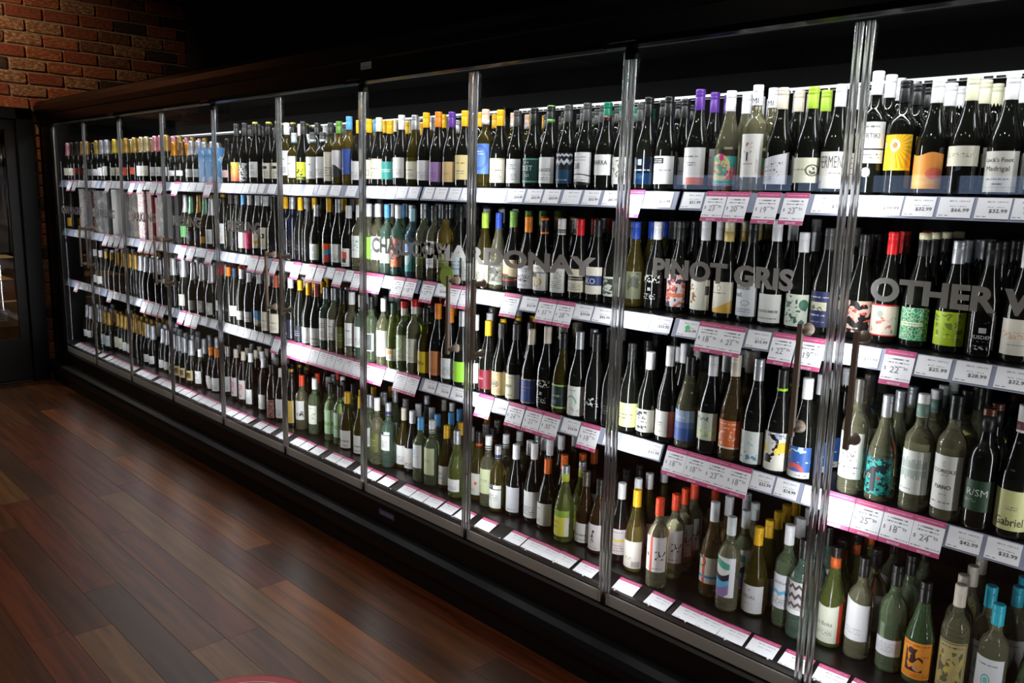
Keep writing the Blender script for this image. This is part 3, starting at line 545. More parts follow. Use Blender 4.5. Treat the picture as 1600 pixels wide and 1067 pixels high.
 'blackpink': ('black-and-pink art label', (.86, .72, .66), (('noise', 4.5, .5, 0, 1, 0, 1, (.07, .06, .06)), ('noise', 7, .61, 0, 1, .2, .9, (.88, .30, .30))), ()), 'redcream': ('red-edged cream label', (.88, .82, .76), (('band', .95, 1, (.75, .1, .12)), ('band', 0, .04, (.75, .1, .12)), ('noise', 7, .6, .1, .9, .1, .6, (.80, .45, .40)), ('circle', .45, .7, .1, 1.1, (.62, .68, .6))), ()),
 'mosaic': ('green mosaic label', (.12, .52, .34), (('tone', 9, .5, (.26, .66, .48)), ('cells', 9, .045, (.86, .90, .78)), ('rect', .15, .85, .44, .56, (.84, .87, .74)), ('print', .47, .53, 1, .2, .8, (.2, .35, .25))), ()), 'limelab2': ('acid-lime label', (.66, .76, .12), (('noise', 6, .58, .05, .9, .3, .95, (.42, .50, .2)), P(.22, .3, 1, .1, .9, (.85, .9, .6))), ()),
 'rusden': ('white-on-black label', (.05, .05, .045), (('noise', 5, .52, .3, .8, .72, 1, (.22, .22, .22)), ('rect', .44, .62, .50, .62, (.75, .75, .75)), ('print', .27, .33, 1, .2, .85, (.35, .35, .35)), ('noise', 18, .55, .3, .7, .1, .2, (.7, .7, .7))), (('RUSDEN', .0095, .52, .36, (.72, .72, .72), 1.05),)),
 'creampeach': ('cream peach-script label', (.88, .86, .80), (('noise', 14, .56, .1, .9, .45, .65, (.85, .62, .40)), P(.25, .32, 1, .3, .7)), ()), 'greylab': ('grey label', (.62, .62, .6), (), ()), 'disc': ('round pale label', (.66, .66, .64), (('circle', .5, .5, .3, 1, (.8, .8, .78)),), ()),
 'skypic': ('sky-picture label', (.42, .66, .86), (('wave', .4, .12, 4, 0, (.85, .86, .84)), ('wave', .16, .08, 6, 1, (.6, .5, .35))), ()), 'navyline': ('navy line-framed label', (.10, .11, .2), (('vband', .88, .92, (.75, .75, .75)), ('vband', .08, .12, (.75, .75, .75)), ('rect', .4, .6, .2, .3, (.7, .7, .7))), ()),
 'greybox': ('grey panel label', (.30, .32, .32), (('vband', .88, 1, (.8, .82, .8)), ('band', .95, 1, (.8, .82, .8)), ('band', 0, .06, (.8, .82, .8)), P(.3, .7, 6, .15, .75, (.5, .52, .5))), ()), 'limeor': ('orange-fruit label', (.80, .80, .72), (('circle', .55, .72, .2, 1, (.85, .5, .2)), P(.2, .4, 2)), ()),
 'circle': ('circle-motif label', (.72, .80, .62), (('ring', .42, .68, .28, .9, (.86, .88, .84)), ('band', .04, .3, (.80, .82, .76)), P(.1, .24, 2, .15, .85)), ()), 'pinkmark': ('pink-marked label', (.84, .85, .80), (('circle', .3, .4, .08, 1, (.80, .4, .35)), ('ring', .5, .8, .14, 1, (.6, .65, .5)), P(.08, .25, 2)), ()),
 'richo': ('yellow label', (.80, .70, .18), (), (('richo', .019, .5, .38, (.15, .13, .08), .9),)), 'peachlab': ('peach label', (.72, .46, .28), (P(.12, .3, 2, .2, .8, (.5, .3, .2)),), ()),
 'crimson': ('crimson diagonal label', (.56, .10, .18), (('hatch', 60, .7, (.20, .06, .1)), ('rect', .25, .6, .45, .65, (.62, .12, .2)), P(.48, .6, 1, .28, .58, (.85, .7, .75))), ()), 'tanseal': ('tan seal label', (.78, .68, .50), (('ring', .45, .48, .16, .7, (.35, .34, .3)), ('rect', .3, .6, .4, .56, (.4, .4, .36)), P(.85, .92, 1, .1, .7, (.75, .35, .2)), P(.12, .28, 2)), ()),
 'ourny': ('ivory label', (.84, .83, .70), (P(.85, .92, 1, .2, .8), P(.1, .2, 1, .3, .7)), (('OUROY', .0125, .42, .46, (.2, .2, .18), .8),)), 'bluetext2': ('slate-blue label', (.27, .36, .60), (('print', .60, .70, 1, .1, .9, (.80, .62, .55)), P(.48, .55, 1, .15, .6, (.75, .55, .5)), ('band', .96, 1, (.78, .72, .6)), ('band', 0, .04, (.78, .72, .6))), ()),
 'greenframe': ('green-framed label', (.13, .20, .18), (('band', .93, .99, (.62, .78, .45)), ('band', .02, .09, (.62, .78, .45)), P(.45, .62, 1, .3, .8, (.6, .72, .6)), ('circle', .5, .28, .1, 1, (.3, .42, .5))), ()), 'greenarc': ('green-arch label', (.86, .87, .85), (('ring', .45, .42, .26, 1, (.45, .70, .60)), ('rect', 0, 1, 0, .42, (.86, .87, .85)), ('noise', 9, .56, .15, .85, .15, .4, (.7, .72, .7)), P(.82, .9, 1, .3, .7)), ()),
 'scribble': ('white-scribble dark label', (.05, .06, .06), (('noise', 8, .56, .05, .95, .45, .85, (.7, .72, .7)),), ()), 'palelemon': ('pale-lemon label', (.82, .84, .56), (P(.3, .6, 2),), ()), 'lion': ('lion-engraving label', (.83, .83, .79), (('noise', 7, .5, .2, .72, .12, .92, (.14, .14, .14)), ('noise', 12, .55, .28, .64, .25, .8, (.7, .7, .68))), ()),
 'orangeside': ('orange-edged label', (.84, .83, .80), (('vband', .74, 1, (.82, .38, .20)), P(.4, .6, 2, .1, .55), P(.15, .25, 1, .1, .5)), ()), 'bluesea': ('layered blue label', (.60, .68, .80), (('band', 0, .42, (.26, .38, .66)), ('band', .42, .62, (.40, .50, .74)), P(.7, .85, 1, .2, .7, (.85, .85, .85))), ()),
 'greenband': ('pale-green banded label', (.74, .78, .72), (('band', .1, .42, (.80, .84, .68)), ('noise', 9, .55, .05, .95, .12, .4, (.6, .68, .5)), ('noise', 16, .53, .2, .7, .7, .85, (.2, .22, .25))), ()), 'orangecity': ('orange city-art label', (.84, .42, .22), (('print', .82, .94, 1, .1, .9, (.92, .80, .70)), ('noise', 7, .56, .05, .95, .12, .75, (.93, .78, .66)), ('band', 0, .06, (.9, .85, .8))), ()),
 'paleart': ('pale sketch label', (.78, .81, .80), (('noise', 8, .57, .2, .85, .08, .4, (.35, .52, .58)), ('noise', 6, .62, .2, .8, .4, .8, (.6, .68, .66))), ()), 'lemons': ('lemon-picture label', (.88, .87, .83), (('noise', 4, .52, .2, .8, .2, .95, (.06, .06, .06)), ('circle', .16, .55, .13, 1, (.92, .78, .12)), ('circle', .80, .62, .15, .9, (.92, .78, .12)), ('circle', .62, .5, .1, 1.2, (.95, .86, .4)), ('noise', 6, .57, .3, .9, .7, 1, (.6, .65, .75))), ()),
 'planet': ('blue planet-art label', (.18, .34, .62), (('circle', .5, .18, .3, 1, (.72, .32, .30)), ('circle', .5, .1, .22, 1, (.3, .35, .65)), ('noise', 4, .56, 0, 1, .5, 1, (.70, .82, .92)), ('rect', 0, .18, .55, .8, (.90, .68, .25)), ('band', 0, .2, (.82, .82, .80)), P(.05, .13, 1, .55, .9)), ()),
 'leaftext': ('leaf-sketch tall label', (.86, .86, .84), (('noise', 11, .55, .22, .8, .38, .62, (.5, .5, .5)), ('print', .22, .29, 1, .08, .92, (.2, .2, .2)), P(.1, .17, 1, .2, .8)), ()), 'tealart': ('teal figure-art label', (.14, .54, .52), (('noise', 5, .53, 0, 1, 0, 1, (.06, .12, .16)), ('noise', 8, .58, .02, .98, .05, .95, (.2, .70, .64)), ('circle', .42, .7, .08, 1, (.05, .06, .08)), ('rect', .34, .5, .1, .66, (.06, .08, .12)), ('circle', .26, .5, .05, 1, (.7, .22, .2)), ('circle', .58, .46, .05, 1, (.7, .22, .2))), ()),
 'wavebar': ('sound-wave label', (.84, .85, .83), (('bars', 26, .58, .42, (.40, .50, .46)), ('band', .57, .585, (.9, .92, .9)), P(.08, .14, 1, .1, .5)), ()), 'fiano': ('black-lettered white label', (.83, .83, .81), (('ring', .45, .84, .05, 1.2, (.3, .3, .3)), P(.62, .66, 1, .3, .6), P(.26, .3, 1, .4, .6), P(.1, .16, 1, .15, .85)), (('CORIOLE', .0095, .48, .68, (.25, .25, .25), 1.1), ('FIANO', .0105, .47, .38, (.2, .2, .2), 1.0))),
 'rsm': ('dark-green initials label', (.12, .24, .15), (P(.28, .4, 2, .05, .5, (.5, .6, .5)),), (('R/SM', .018, .5, .5, (.78, .80, .76), 1.05),)), 'gabriel': ('lime-cream label', (.80, .80, .56), (P(.5, .62, 2, .4, .7),), (('Gabriel', .019, .52, .12, (.28, .28, .2), .9),)),
 'skyline': ('blue-streak label', (.86, .88, .9), (('band', .5, .58, (.5, .72, .85)), ('circle', .2, .1, .1, 1, (.8, .3, .3))), ()), 'goldbox': ('gold-picture label', (.80, .76, .62), (('rect', .2, .85, .25, .8, (.55, .42, .12)), ('rect', .3, .7, .5, .75, (.3, .25, .15))), ()), 'blackN': ('black-stroke label', (.88, .88, .86), (('hatch', 5, .55, K),), ()),
 'skypink': ('sky-and-pink label', (.90, .88, .88), (('vband', 0, .4, (.42, .70, .86)), ('noise', 4, .5, .45, .8, .1, .8, (.88, .6, .62))), ()), 'rose': ('rose-pattern label', (.42, .28, .26), (('noise', 8, .52, 0, 1, 0, 1, (.62, .42, .40)), ('noise', 11, .6, 0, 1, 0, 1, (.72, .6, .5))), ()), 'goldwine': ('gold label', (.78, .66, .30), (('vband', .0, .1, (.88, .8, .6)), ('vband', .9, 1, (.88, .8, .6)), ('rect', .4, .6, .4, .52, (.3, .24, .1))), ()),
 'scribw': ('brush-script label', (.86, .86, .84), (('noise', 9, .55, .1, .95, .18, .45, K),), ()), 'vine': ('vine-print label', (.84, .85, .82), (('noise', 8, .57, .1, .95, .25, .75, (.55, .66, .32)), P(.78, .88, 1)), ()), 'sidestrip': ('side-strip label', (.62, .75, .58), (('vband', .86, 1, (.92, .92, .92)), ('vband', .82, .86, K), ('band', .35, .5, (.45, .62, .4))), ()), 'pale2': ('pale-green label', (.80, .83, .66), (P(.45, .58, 2, .25, .75), ('vband', .0, .02, GY)), ()),
 'stampw': ('stamp-topped label', (.87, .87, .86), (('band', .8, .86, (.4, .6, .5)), ('rect', .05, .6, .86, .99, (.15, .17, .3)), P(.15, .55, 4)), ()), 'stampb': ('stamp-topped label', (.87, .88, .86), (('band', .80, .84, (.3, .3, .1)), ('rect', .04, .58, .84, .99, (.14, .16, .32)), P(.86, .96, 1, .1, .5, (.8, .8, .85)), P(.3, .6, 3)), ()), 'redseal': ('red-sealed white label', (.86, .86, .84), (('ring', .2, .45, .14, 1, (.75, .35, .28)), P(.1, .3, 2)), ()),
 'bluesun': ('blue-sun label', (.86, .87, .88), (('circle', .38, .66, .13, 1, (.45, .68, .86)), ('circle', .38, .66, .06, 1, (.86, .87, .88)), ('print', .44, .5, 1, .15, .8, (.4, .5, .65))), ()), 'jal': ('white label', (.87, .87, .86), (P(.3, .4, 1, .3, .7),), (('UAL', .011, .45, .54, (.35, .35, .4), .8),)), 'orangedot': ('orange-dot white label', (.86, .86, .82), (('circle', .72, .55, .08, 1.2, (.9, .38, .2)), P(.12, .3, 3, .1, .7)), ()),
 'ghost': ('broad white label', (.82, .82, .85), (('circle', .25, .42, .09, 1.3, (.85, .78, .6)), P(.08, .14, 1)), ()), 'topleft': ('white corner-print label', (.86, .86, .84), (('print', .70, .80, 1, .08, .5, (.2, .2, .2)), P(.1, .3, 3, .08, .5)), ()), 'lane': ('yellow label', (.84, .82, .30), (('vband', .80, 1, (.84, .84, .76)), ('band', .74, 1, (.55, .66, .22)), ('circle', .2, .84, .06, 1, (.3, .35, .1))), (("Henry's", .0115, .36, .50, (.62, .58, .15), .85), ('Lane', .0115, .34, .30, (.62, .58, .15), .85))),
 'runner': ('runner-figure label', (.85, .83, .83), (P(.06, .12, 1, .3, .7),), ()), 'triangles': ('yellow-triangle label', (.84, .82, .82), (('zig', .52, .06, 6, .05, (.90, .78, .35)), ('print', .84, .92, 1, .05, .95, (.75, .35, .35)), P(.1, .4, 3, .05, .95, (.75, .5, .5))), ()), 'barcode': ('barcode label', (.86, .84, .80), (('bars', 44, .15, .22, (.35, .35, .35)), ('rect', 0, .6, 0, .3, (.86, .84, .80)), ('circle', .2, .34, .06, 1, (.88, .82, .45)), P(.28, .42, 2, .3, .6)), ()),
 'redstripe': ('red-stripe white label', (.86, .85, .84), (('vband', .42, .52, (.80, .26, .16)), ('noise', 9, .56, .02, .4, .35, .6, (.15, .15, .15)), ('noise', 9, .56, .6, .98, .35, .6, (.15, .15, .15)), P(.06, .14, 1)), ()), 'taplab': ('red-bend white label', (.80, .78, .72), (('vband', .40, .52, (.82, .32, .18)), ('band', .2, .3, (.35, .55, .75)), ('ring', .35, .8, .18, .9, (.2, .2, .2))), ()),
 'waves': ('colour-wave label', (.86, .86, .86), (('wave', .90, .05, 5, .5, (.30, .64, .55)), ('wave', .76, .06, 5, 1.4, (.88, .88, .88)), ('wave', .62, .09, 4.6, 2.6, (.13, .13, .17)), ('wave', .48, .09, 4.6, 2.4, (.36, .68, .84)), ('wave', .32, .11, 4.2, 3.2, (.56, .46, .68)), ('wave', .02, .12, 4.2, 3.6, (.86, .86, .86)), ('vband', .78, 1, (.86, .86, .88))), ()),
 'vidal': ('VIDAL lettered label', (.85, .85, .86), (('circle', .48, .84, .035, 1.2, (.6, .6, .58)), P(.3, .36, 1, .35, .62)), (('VIDAL', .0125, .48, .52, (.42, .42, .45), 1.05),)), 'anna': ('blue-hearts label', (.84, .85, .87), (('zig', .50, -.07, 6, .055, (.38, .68, .84)), P(.1, .3, 3, .1, .8), ('circle', .45, .36, .03, 1, (.88, .7, .5))), (('ANNA', .0095, .5, .72, (.35, .4, .48), 1.2),)),
 'chevron': ('grey chevron label', (.72, .70, .70), (('zig', .78, .12, 8, .05, (.25, .22, .24)), ('zig', .5, .12, 8, .06, (.28, .25, .27)), ('zig', .24, .1, 8, .05, (.3, .28, .3)), ('band', 0, .14, (.88, .88, .88))), ()), 'daboka': ('red-sided cream label', (.82, .83, .76), (('vband', .86, 1, (.78, .24, .16)), P(.2, .36, 3, .15, .7)), (('Da Boka', .0125, .40, .46, (.4, .38, .34), 1.0),)), 'plainslope': ('sloping white label', (.84, .84, .85), (P(.16, .34, 3, .15, .75, (.66, .66, .68)),), ()),
 'backlab': ('small back label', (.84, .84, .86), (('print', .2, .8, 6, .1, .9, (.6, .6, .62)),), ()), 'robed': ('orange robed-figure label', (.90, .58, .18), (('noise', 3.2, .42, .2, .72, .2, .82, (.26, .10, .07)), ('circle', .36, .76, .09, 1, (.28, .11, .07)), ('circle', .52, .32, .08, 1, (.75, .55, .42)), ('print', .88, .96, 1, .1, .9, (.75, .22, .12)), P(.6, .68, 1, .62, .9, (.8, .3, .15)), ('print', .05, .16, 2, .06, .94, (.75, .22, .12))), ()),
 'vintage': ('sepia engraving label', (.66, .60, .42), (('rect', .05, .95, .02, .98, (.36, .28, .16)), ('rect', .07, .93, .04, .96, (.68, .62, .42)), ('noise', 4, .5, .12, .88, .16, .8, (.38, .36, .22)), ('noise', 7, .56, .12, .88, .16, .7, (.74, .66, .34)), P(.86, .93, 1, .15, .85, (.35, .28, .15)), P(.07, .13, 1, .15, .8, (.4, .33, .2))), ()),
 'organic': ('teal-sun label', (.82, .83, .84), (('ring', .5, .54, .13, 1, (.30, .62, .62)), ('circle', .5, .54, .07, 1, (.45, .72, .70)), P(.84, .9, 1, .2, .8), P(.06, .14, 2)), (('ORGANIC', .0085, .5, .28, (.35, .42, .45), 1.15),)),
}
CAPS = {'white': (.92, .92, .93), 'whiteMI': (.92, .92, .93), 'whitestripe': (.9, .9, .9), 'whiteblk': (.92, .92, .92), 'whitecheck': (.9, .9, .9), 'whitered': (.92, .92, .92), 'whitegold': (.93, .90, .74), 'whitegrey': (.86, .88, .88), 'greywhite': (.38, .38, .38), 'black': (.10, .10, .10), 'charcoal': (.25, .25, .25), 'blackgreen': (.13, .14, .13), 'blackorange': (.12, .1, .1), 'blackor': (.12, .11, .11), 'blackcream': (.13, .13, .12), 'blackrust': (.12, .1, .1), 'rustblack': (.32, .17, .08),
        'silver': (.70, .71, .73), 'silvernavy': (.72, .73, .75), 'silverlime': (.72, .73, .76), 'pewter': (.42, .40, .38), 'bone': (.87, .83, .76), 'cream': (.90, .89, .76), 'peach': (.90, .76, .66), 'yellow': (.94, .72, .10), 'yellowtop': (.16, .16, .15), 'goldtop': (.72, .56, .22), 'orange': (.90, .52, .12), 'orangew': (.92, .42, .12), 'tomato': (.88, .26, .12), 'red': (.84, .10, .12), 'redwhite': (.90, .88, .86), 'rust': (.74, .36, .22), 'purple': (.36, .20, .58), 'lime': (.68, .82, .26), 'neon': (.12, .12, .1), 'green': (.44, .62, .26), 'greentop': (.06, .42, .30), 'greencap': (.12, .26, .18), 'greenbr': (.30, .68, .38), 'blue': (.14, .28, .68), 'sky': (.36, .66, .90), 'palesky': (.70, .86, .93), 'navy': (.17, .23, .36), 'tealcap': (.18, .68, .78), 'palegreyc': (.80, .83, .83),
        'foilgold': (.74, .60, .32), 'foilsilver': (.78, .79, .82), 'foilyellow': (.88, .78, .32), 'foilpink': (.90, .62, .66), 'foildark': (.17, .15, .14), 'foilcream': (.86, .80, .62), 'foilorange': (.86, .58, .20), 'foilbronze': (.5, .38, .26), 'foilwhite': (.88, .88, .89), 'foilmint': (.55, .74, .64)}
CAPWORD = dict(whiteMI='white', whitestripe='stripe-necked', whiteblk='black-ringed', whitecheck='checked', whitered='white', whitegold='pale-gold', whitegrey='white', greywhite='grey', charcoal='charcoal', blackgreen='black', blackorange='black', blackor='black', blackcream='cream-topped', blackrust='black-and-rust', rustblack='rust', silvernavy='navy-ringed', silverlime='lime-necked', yellowtop='yellow-topped', goldtop='gold', orangew='orange', tomato='red', redwhite='red-topped', neon='neon-ringed', greentop='green', greencap='green', greenbr='green', palesky='pale-blue', tealcap='teal', palegreyc='pale-grey', sky='blue')
# second colour on a cap: (z from, z to as a share of the cap, colour)
BANDS = {'whitestripe': [(.02, .58, (.45, .56, .52))], 'whiteblk': [(.06, .14, (.1, .1, .13)), (.22, .30, (.1, .1, .13))], 'greywhite': [(.0, .28, (.84, .88, .90))], 'whitegrey': [(0, .2, (.6, .75, .85))], 'blackgreen': [(0, .2, (.4, .6, .3)), (.93, 1, (.45, .66, .3))], 'blackorange': [(.0, .12, (.9, .5, .2)), (.85, 1, (.9, .4, .15))], 'blackor': [(0, .18, (.85, .3, .15))], 'blackcream': [(.72, 1, (.9, .87, .72))], 'blackrust': [(0, .5, (.80, .36, .14))], 'silvernavy': [(.04, .3, (.17, .18, .36))], 'silverlime': [(0, .5, (.76, .80, .28))], 'yellowtop': [(.86, 1, (.85, .82, .35))], 'goldtop': [(.0, .7, (.14, .12, .1))], 'whitegold': [(0, .5, (.92, .80, .48))], 'redwhite': [(.5, 1, (.85, .14, .12))], 'neon': [(0, .12, (.62, .85, .12))], 'whitered': [(.1, .4, (.45, .25, .28))], 'greentop': [(0, .25, (.25, .12, .1))], 'rustblack': [(0, .7, (.06, .06, .06))], 'peach': [(0, .3, (.9, .9, .9))], 'whitecheck': [(.08, .34, (.5, .5, .5))]}
BANDS['yellow'] = []
def cap_mats(k):
    metal = .55 if k.startswith('foil') else (.6 if k in ('silver', 'pewter', 'silvernavy', 'silverlime', 'goldtop') else 0)
    ms = [mat('cap_' + k, CAPS[k], .38 if metal else .34, metal)]
    for i, bnd in enumerate(BANDS.get(k, [])): ms.append(mat('cap_%s_band%d' % (k, i), bnd[2], .4))
    return ms
HT = dict(b=.297, x=.312, h=.33, s=.315)
RAD = dict(b=.0395, x=.037, h=.0365, s=.042)
def body_profile(sh, fine):
    r = RAD[sh]
    if sh == 'b':
        p = [(r * .86, 0), (r * .98, .003), (r, .010), (r, .118), (r * .985, .132), (r * .93, .148), (r * .82, .165), (r * .69, .182), (r * .57, .199), (r * .47, .216), (r * .40, .233), (.0145, .25), (.0140, .262)]
    elif sh == 'x':
        p = [(r * .86, 0), (r * .98, .003), (r, .010), (r, .176), (r * .985, .188), (r * .92, .199), (r * .80, .209), (r * .62, .218), (r * .48, .226), (.0150, .236), (.0142, .25), (.0140, .272)]
    elif sh == 'h':
        p = [(r * .86, 0), (r * .98, .003), (r, .010), (r, .150), (r * .97, .170), (r * .90, .192), (r * .79, .215), (r * .67, .238), (r * .54, .260), (r * .43, .280), (.0138, .296), (.0138, .305)]
    else:
        p = [(r * .86, 0), (r * .98, .003), (r, .012), (r, .120), (r * .985, .136), (r * .92, .155), (r * .80, .175), (r * .67, .195), (r * .55, .215), (.0185, .235), (.0165, .258), (.0160, .290)]
    if not fine: p = p[:1] + p[2:4] + p[5::2]
    return p
CAP0 = dict(b=.236, x=.252, h=.272, s=.205)
def cap_geo(q, sh, k, seg, off=0):
    z0, z1 = CAP0[sh], HT[sh]; L = z1 - z0
    if sh == 's':
        prof = [(.0262, z0), (.0236, z0 + .012), (.0205, z0 + .035), (.0180, z0 + .062), (.0188, z0 + .066), (.0192, z0 + .074), (.0176, z0 + .080), (.0182, z0 + .088), (.0180, z1 - .008), (.0130, z1 - .001), (.006, z1)]
    else:
        r = .0156; e = .0172 if sh == 'h' else r
        prof = [(e, z0), (r, z0 + .002 + (L - .03 if sh == 'h' else 0) * .3), (r, z0 + L * .62), (r * .965, z0 + L * .635), (r, z0 + L * .65), (r, z0 + L * .80), (r * .975, z0 + L * .815), (r, z0 + L * .83), (r, z1 - .0022), (r * .92, z1 - .0004), (r * .7, z1)]
    q.lathe(prof, seg, off)
    for i, (a, b, c) in enumerate(BANDS.get(k, [])):
        if sh == 's': continue
        zz = [z0 + L * (a + (b - a) * t) for t in (0, 1)]
        q.lathe([(.01565, zz[0] - .0001), (.01605 if sh != 'h' else .0168, zz[0]), (.01605 if sh != 'h' else .0164, min(zz[1], z1 - .0015)), (.0120, min(zz[1], z1 - .0015) + (.0021 if b >= 1 else .0001))], seg, off + 1 + i)
MC = {}
def cached(k, fn):
    if k not in MC: MC[k] = fn()
    return MC[k]
def body_mesh(sh, gl): return cached(('body', sh, gl), lambda: MB().lathe(body_profile(sh, True), 32).mesh('glass_body', GLASS[gl]))
def cap_mesh(sh, k):
    def f():
        q = MB(); cap_geo(q, sh, k, 24); return q.mesh('bottle_cap', cap_mats(k))
    return cached(('cap', sh, k), f)
ANG = dict(b=1.22, x=1.2, h=1.15, s=1.05)
WIDE = {'bluesun': 1.0, 'stampw': 1.05, 'jal': 1.1, 'T': 1.15, 'redstripe': 1.5, 'limelab': 1.2}
TOPS = {'slant': lambda u: .022 * (u - .75), 'daboka': lambda u: .016 * (2 * u - 1) ** 2 * (1 if u > .5 else .4) - .004, 'plainslope': lambda u: .022 * (.5 - u) - .006 * math.sin(PI * u), 'dune': lambda u: -.006 * math.sin(PI * 2 * u) * math.sin(PI * u), 'whiteprint': None}
def zr(sh, lab, z0, z1):
    lim = {'b': .128, 'x': .184, 'h': .158, 's': .128}[sh]; return max(z0, .008), min(z1, lim)
def dmat(lab): return label_mat(lab, D[lab][1], D[lab][2], rough=.08 if lab in ('rusden', 'whiteprint', 'navycrest', 'scribble', 'charlab') else .5, seed=sum(map(ord, lab)) % 17)
def label_mesh(sh, lab, z0, z1):
    z0, z1 = zr(sh, lab, z0, z1); a = WIDE.get(lab, ANG[sh])
    return cached(('lab', sh, lab, z0, z1), lambda: MB().patch(RAD[sh] + .0004, a, z0, z1, 16, 0, TOPS.get(lab)).mesh('front_label', dmat(lab)))
def lettering_mesh(sh, lab, z0, z1):
    z0, z1 = zr(sh, lab, z0, z1); a = WIDE.get(lab, ANG[sh]); r = RAD[sh] + .0009
    def f():
        q = MB(); ms = []
        for s, h, u, v, c, sx in D[lab][3]:
            V, F, w = text_geo(s, .0 if 'M' in s else .006); n = len(q.v); h2 = h
            if w * h * sx > 2 * a * r * .92: sx = 2 * a * r * .92 / (w * h)
            th0 = -PI / 2 - a + 2 * a * u
            for x, y in V:
                th = th0 + x * h2 * sx / r; q.v.append((r * math.cos(th), r * math.sin(th), z0 + (z1 - z0) * v + y * h2))
            for fc in F: q.face([n + i for i in fc], len(ms))
            ms.append(mat('ink_%02x%02x%02x' % tuple(int(255 * t) for t in c), c, .6))
        return q.mesh('lettering', ms)
    return cached(('txt', sh, lab, z0, z1), f)
runner_pts = [(-.3, -1), (-.05, -.25), (-.15, .2), (-.5, 0), (-.45, -.12), (-.2, 0), (0, .62), (.12, .7), (.25, .55), (.2, .3), (.5, .05), (.42, -.02), (.15, .15), (.12, -.2), (.55, -.75), (.45, -.85), (.05, -.4), (-.15, -1.05)]

rq = random.Random(5)
# gift boxes and bags among the sparkling wine
GIFTS = []
def gift_box(x, y, s, w, h, m, label, name='gift_box', cat='box'):
    GIFTS.append((s, x, y, w / 2))
    o = tag(empty(name, (x, y, SH[s] + .0003), rq.uniform(-.05, .05)), label, cat)
    link('carton', MB().box(-w / 2, w / 2, -w / 2, w / 2, 0, h).mesh('carton', m), o)
    link('lid', MB().box(-w / 2 - .001, w / 2 + .001, -w / 2 - .001, w / 2 + .001, h - .045, h + .002).mesh('lid', m), o)
    return o
def gmat(n, c1, c2, sc, t):
    m, nt, b = new_mat('giftpaper_' + n); g = NT(nt); tc = g.n('ShaderNodeTexCoord'); ns = g.n('ShaderNodeTexNoise'); ns.inputs['Scale'].default_value = sc; nt.links.new(tc.outputs['Object'], ns.inputs['Vector'])
    nt.links.new(g.mix(g.math('GREATER_THAN', ns.outputs[0], t), srgb(c1), srgb(c2)), b.inputs['Base Color']); b.inputs['Roughness'].default_value = .45; return m
GM = {k: gmat(k, *v) for k, v in dict(rosy=((.86, .84, .84), (.72, .52, .54), 60, .56), white=((.86, .85, .84), (.7, .68, .68), 30, .7), silver=((.55, .54, .55), (.75, .72, .68), 22, .56), slate=((.34, .35, .36), (.45, .45, .44), 14, .55), redbrown=((.45, .16, .12), (.6, .3, .15), 16, .6), red=((.72, .1, .12), (.8, .2, .2), 20, .6), black=((.08, .07, .07), (.14, .1, .1), 14, .6), sky=((.38, .62, .85), (.75, .85, .92), 18, .57), maroon=((.28, .1, .09), (.5, .33, .12), 16, .62), taupe=((.50, .48, .46), (.62, .58, .52), 16, .55)).items()}
gift_box(-4.221, 0.160, 1, 0.080, 0.210, GM['sky'], 'first sky-blue patterned gift bag on the top shelf, right SPARKLING side', 'gift_bag', 'bag')
gift_box(-4.129, 0.160, 1, 0.078, 0.210, GM['sky'], 'second sky-blue patterned gift bag on the top shelf, beside the first', 'gift_bag', 'bag')
gift_box(-4.037, 0.160, 1, 0.072, 0.210, GM['sky'], 'third sky-blue patterned gift bag on the top shelf, behind the RIESLING door post', 'gift_bag', 'bag')
gift_box(-6.523, 0.160, 2, 0.100, 0.340, GM['rosy'], 'rosy speckled gift box behind the CHAMPAGNE door on the second shelf', 'gift_box', 'box')
gift_box(-6.326, 0.160, 2, 0.100, 0.320, GM['maroon'], 'maroon gift box on the second shelf between the rosy and silver boxes', 'gift_box', 'box')
gift_box(-6.152, 0.160, 2, 0.100, 0.330, GM['silver'], 'silver flecked gift box on the second shelf, left SPARKLING door', 'gift_box', 'box')
gift_box(-5.963, 0.160, 2, 0.100, 0.330, GM['slate'], 'slate-grey gift box on the second shelf left of the white box', 'gift_box', 'box')
gift_box(-5.768, 0.160, 2, 0.100, 0.345, GM['white'], 'tall white gift box on the second shelf, left SPARKLING door', 'gift_box', 'box')
gift_box(-5.528, 0.160, 2, 0.098, 0.330, GM['slate'], 'slate-grey gift box on the second shelf right of the white box', 'gift_box', 'box')
gift_box(-5.394, 0.160, 2, 0.100, 0.330, GM['taupe'], 'taupe gift box on the second shelf, right SPARKLING door', 'gift_box', 'box')
gift_box(-5.234, 0.160, 2, 0.100, 0.340, GM['rosy'], 'rosy speckled gift box on the second shelf, right SPARKLING door', 'gift_box', 'box')
gift_box(-5.085, 0.160, 2, 0.089, 0.340, GM['redbrown'], 'red-brown gift box beside the rosy box, right SPARKLING door', 'gift_box', 'box')
gift_box(-4.992, 0.160, 2, 0.065, 0.300, GM['red'], 'narrow red gift box on the second shelf beside the red-brown box', 'gift_box', 'box')
gift_box(-4.902, 0.160, 2, 0.085, 0.320, GM['silver'], 'silver gift box on the second shelf beside the narrow red box', 'gift_box', 'box')
gift_box(-4.743, 0.160, 2, 0.092, 0.330, GM['black'], 'black gift box behind the left RIESLING door, first of two', 'gift_box', 'box')
gift_box(-4.642, 0.160, 2, 0.080, 0.330, GM['black'], 'black gift box behind the left RIESLING door, second of two', 'gift_box', 'box')

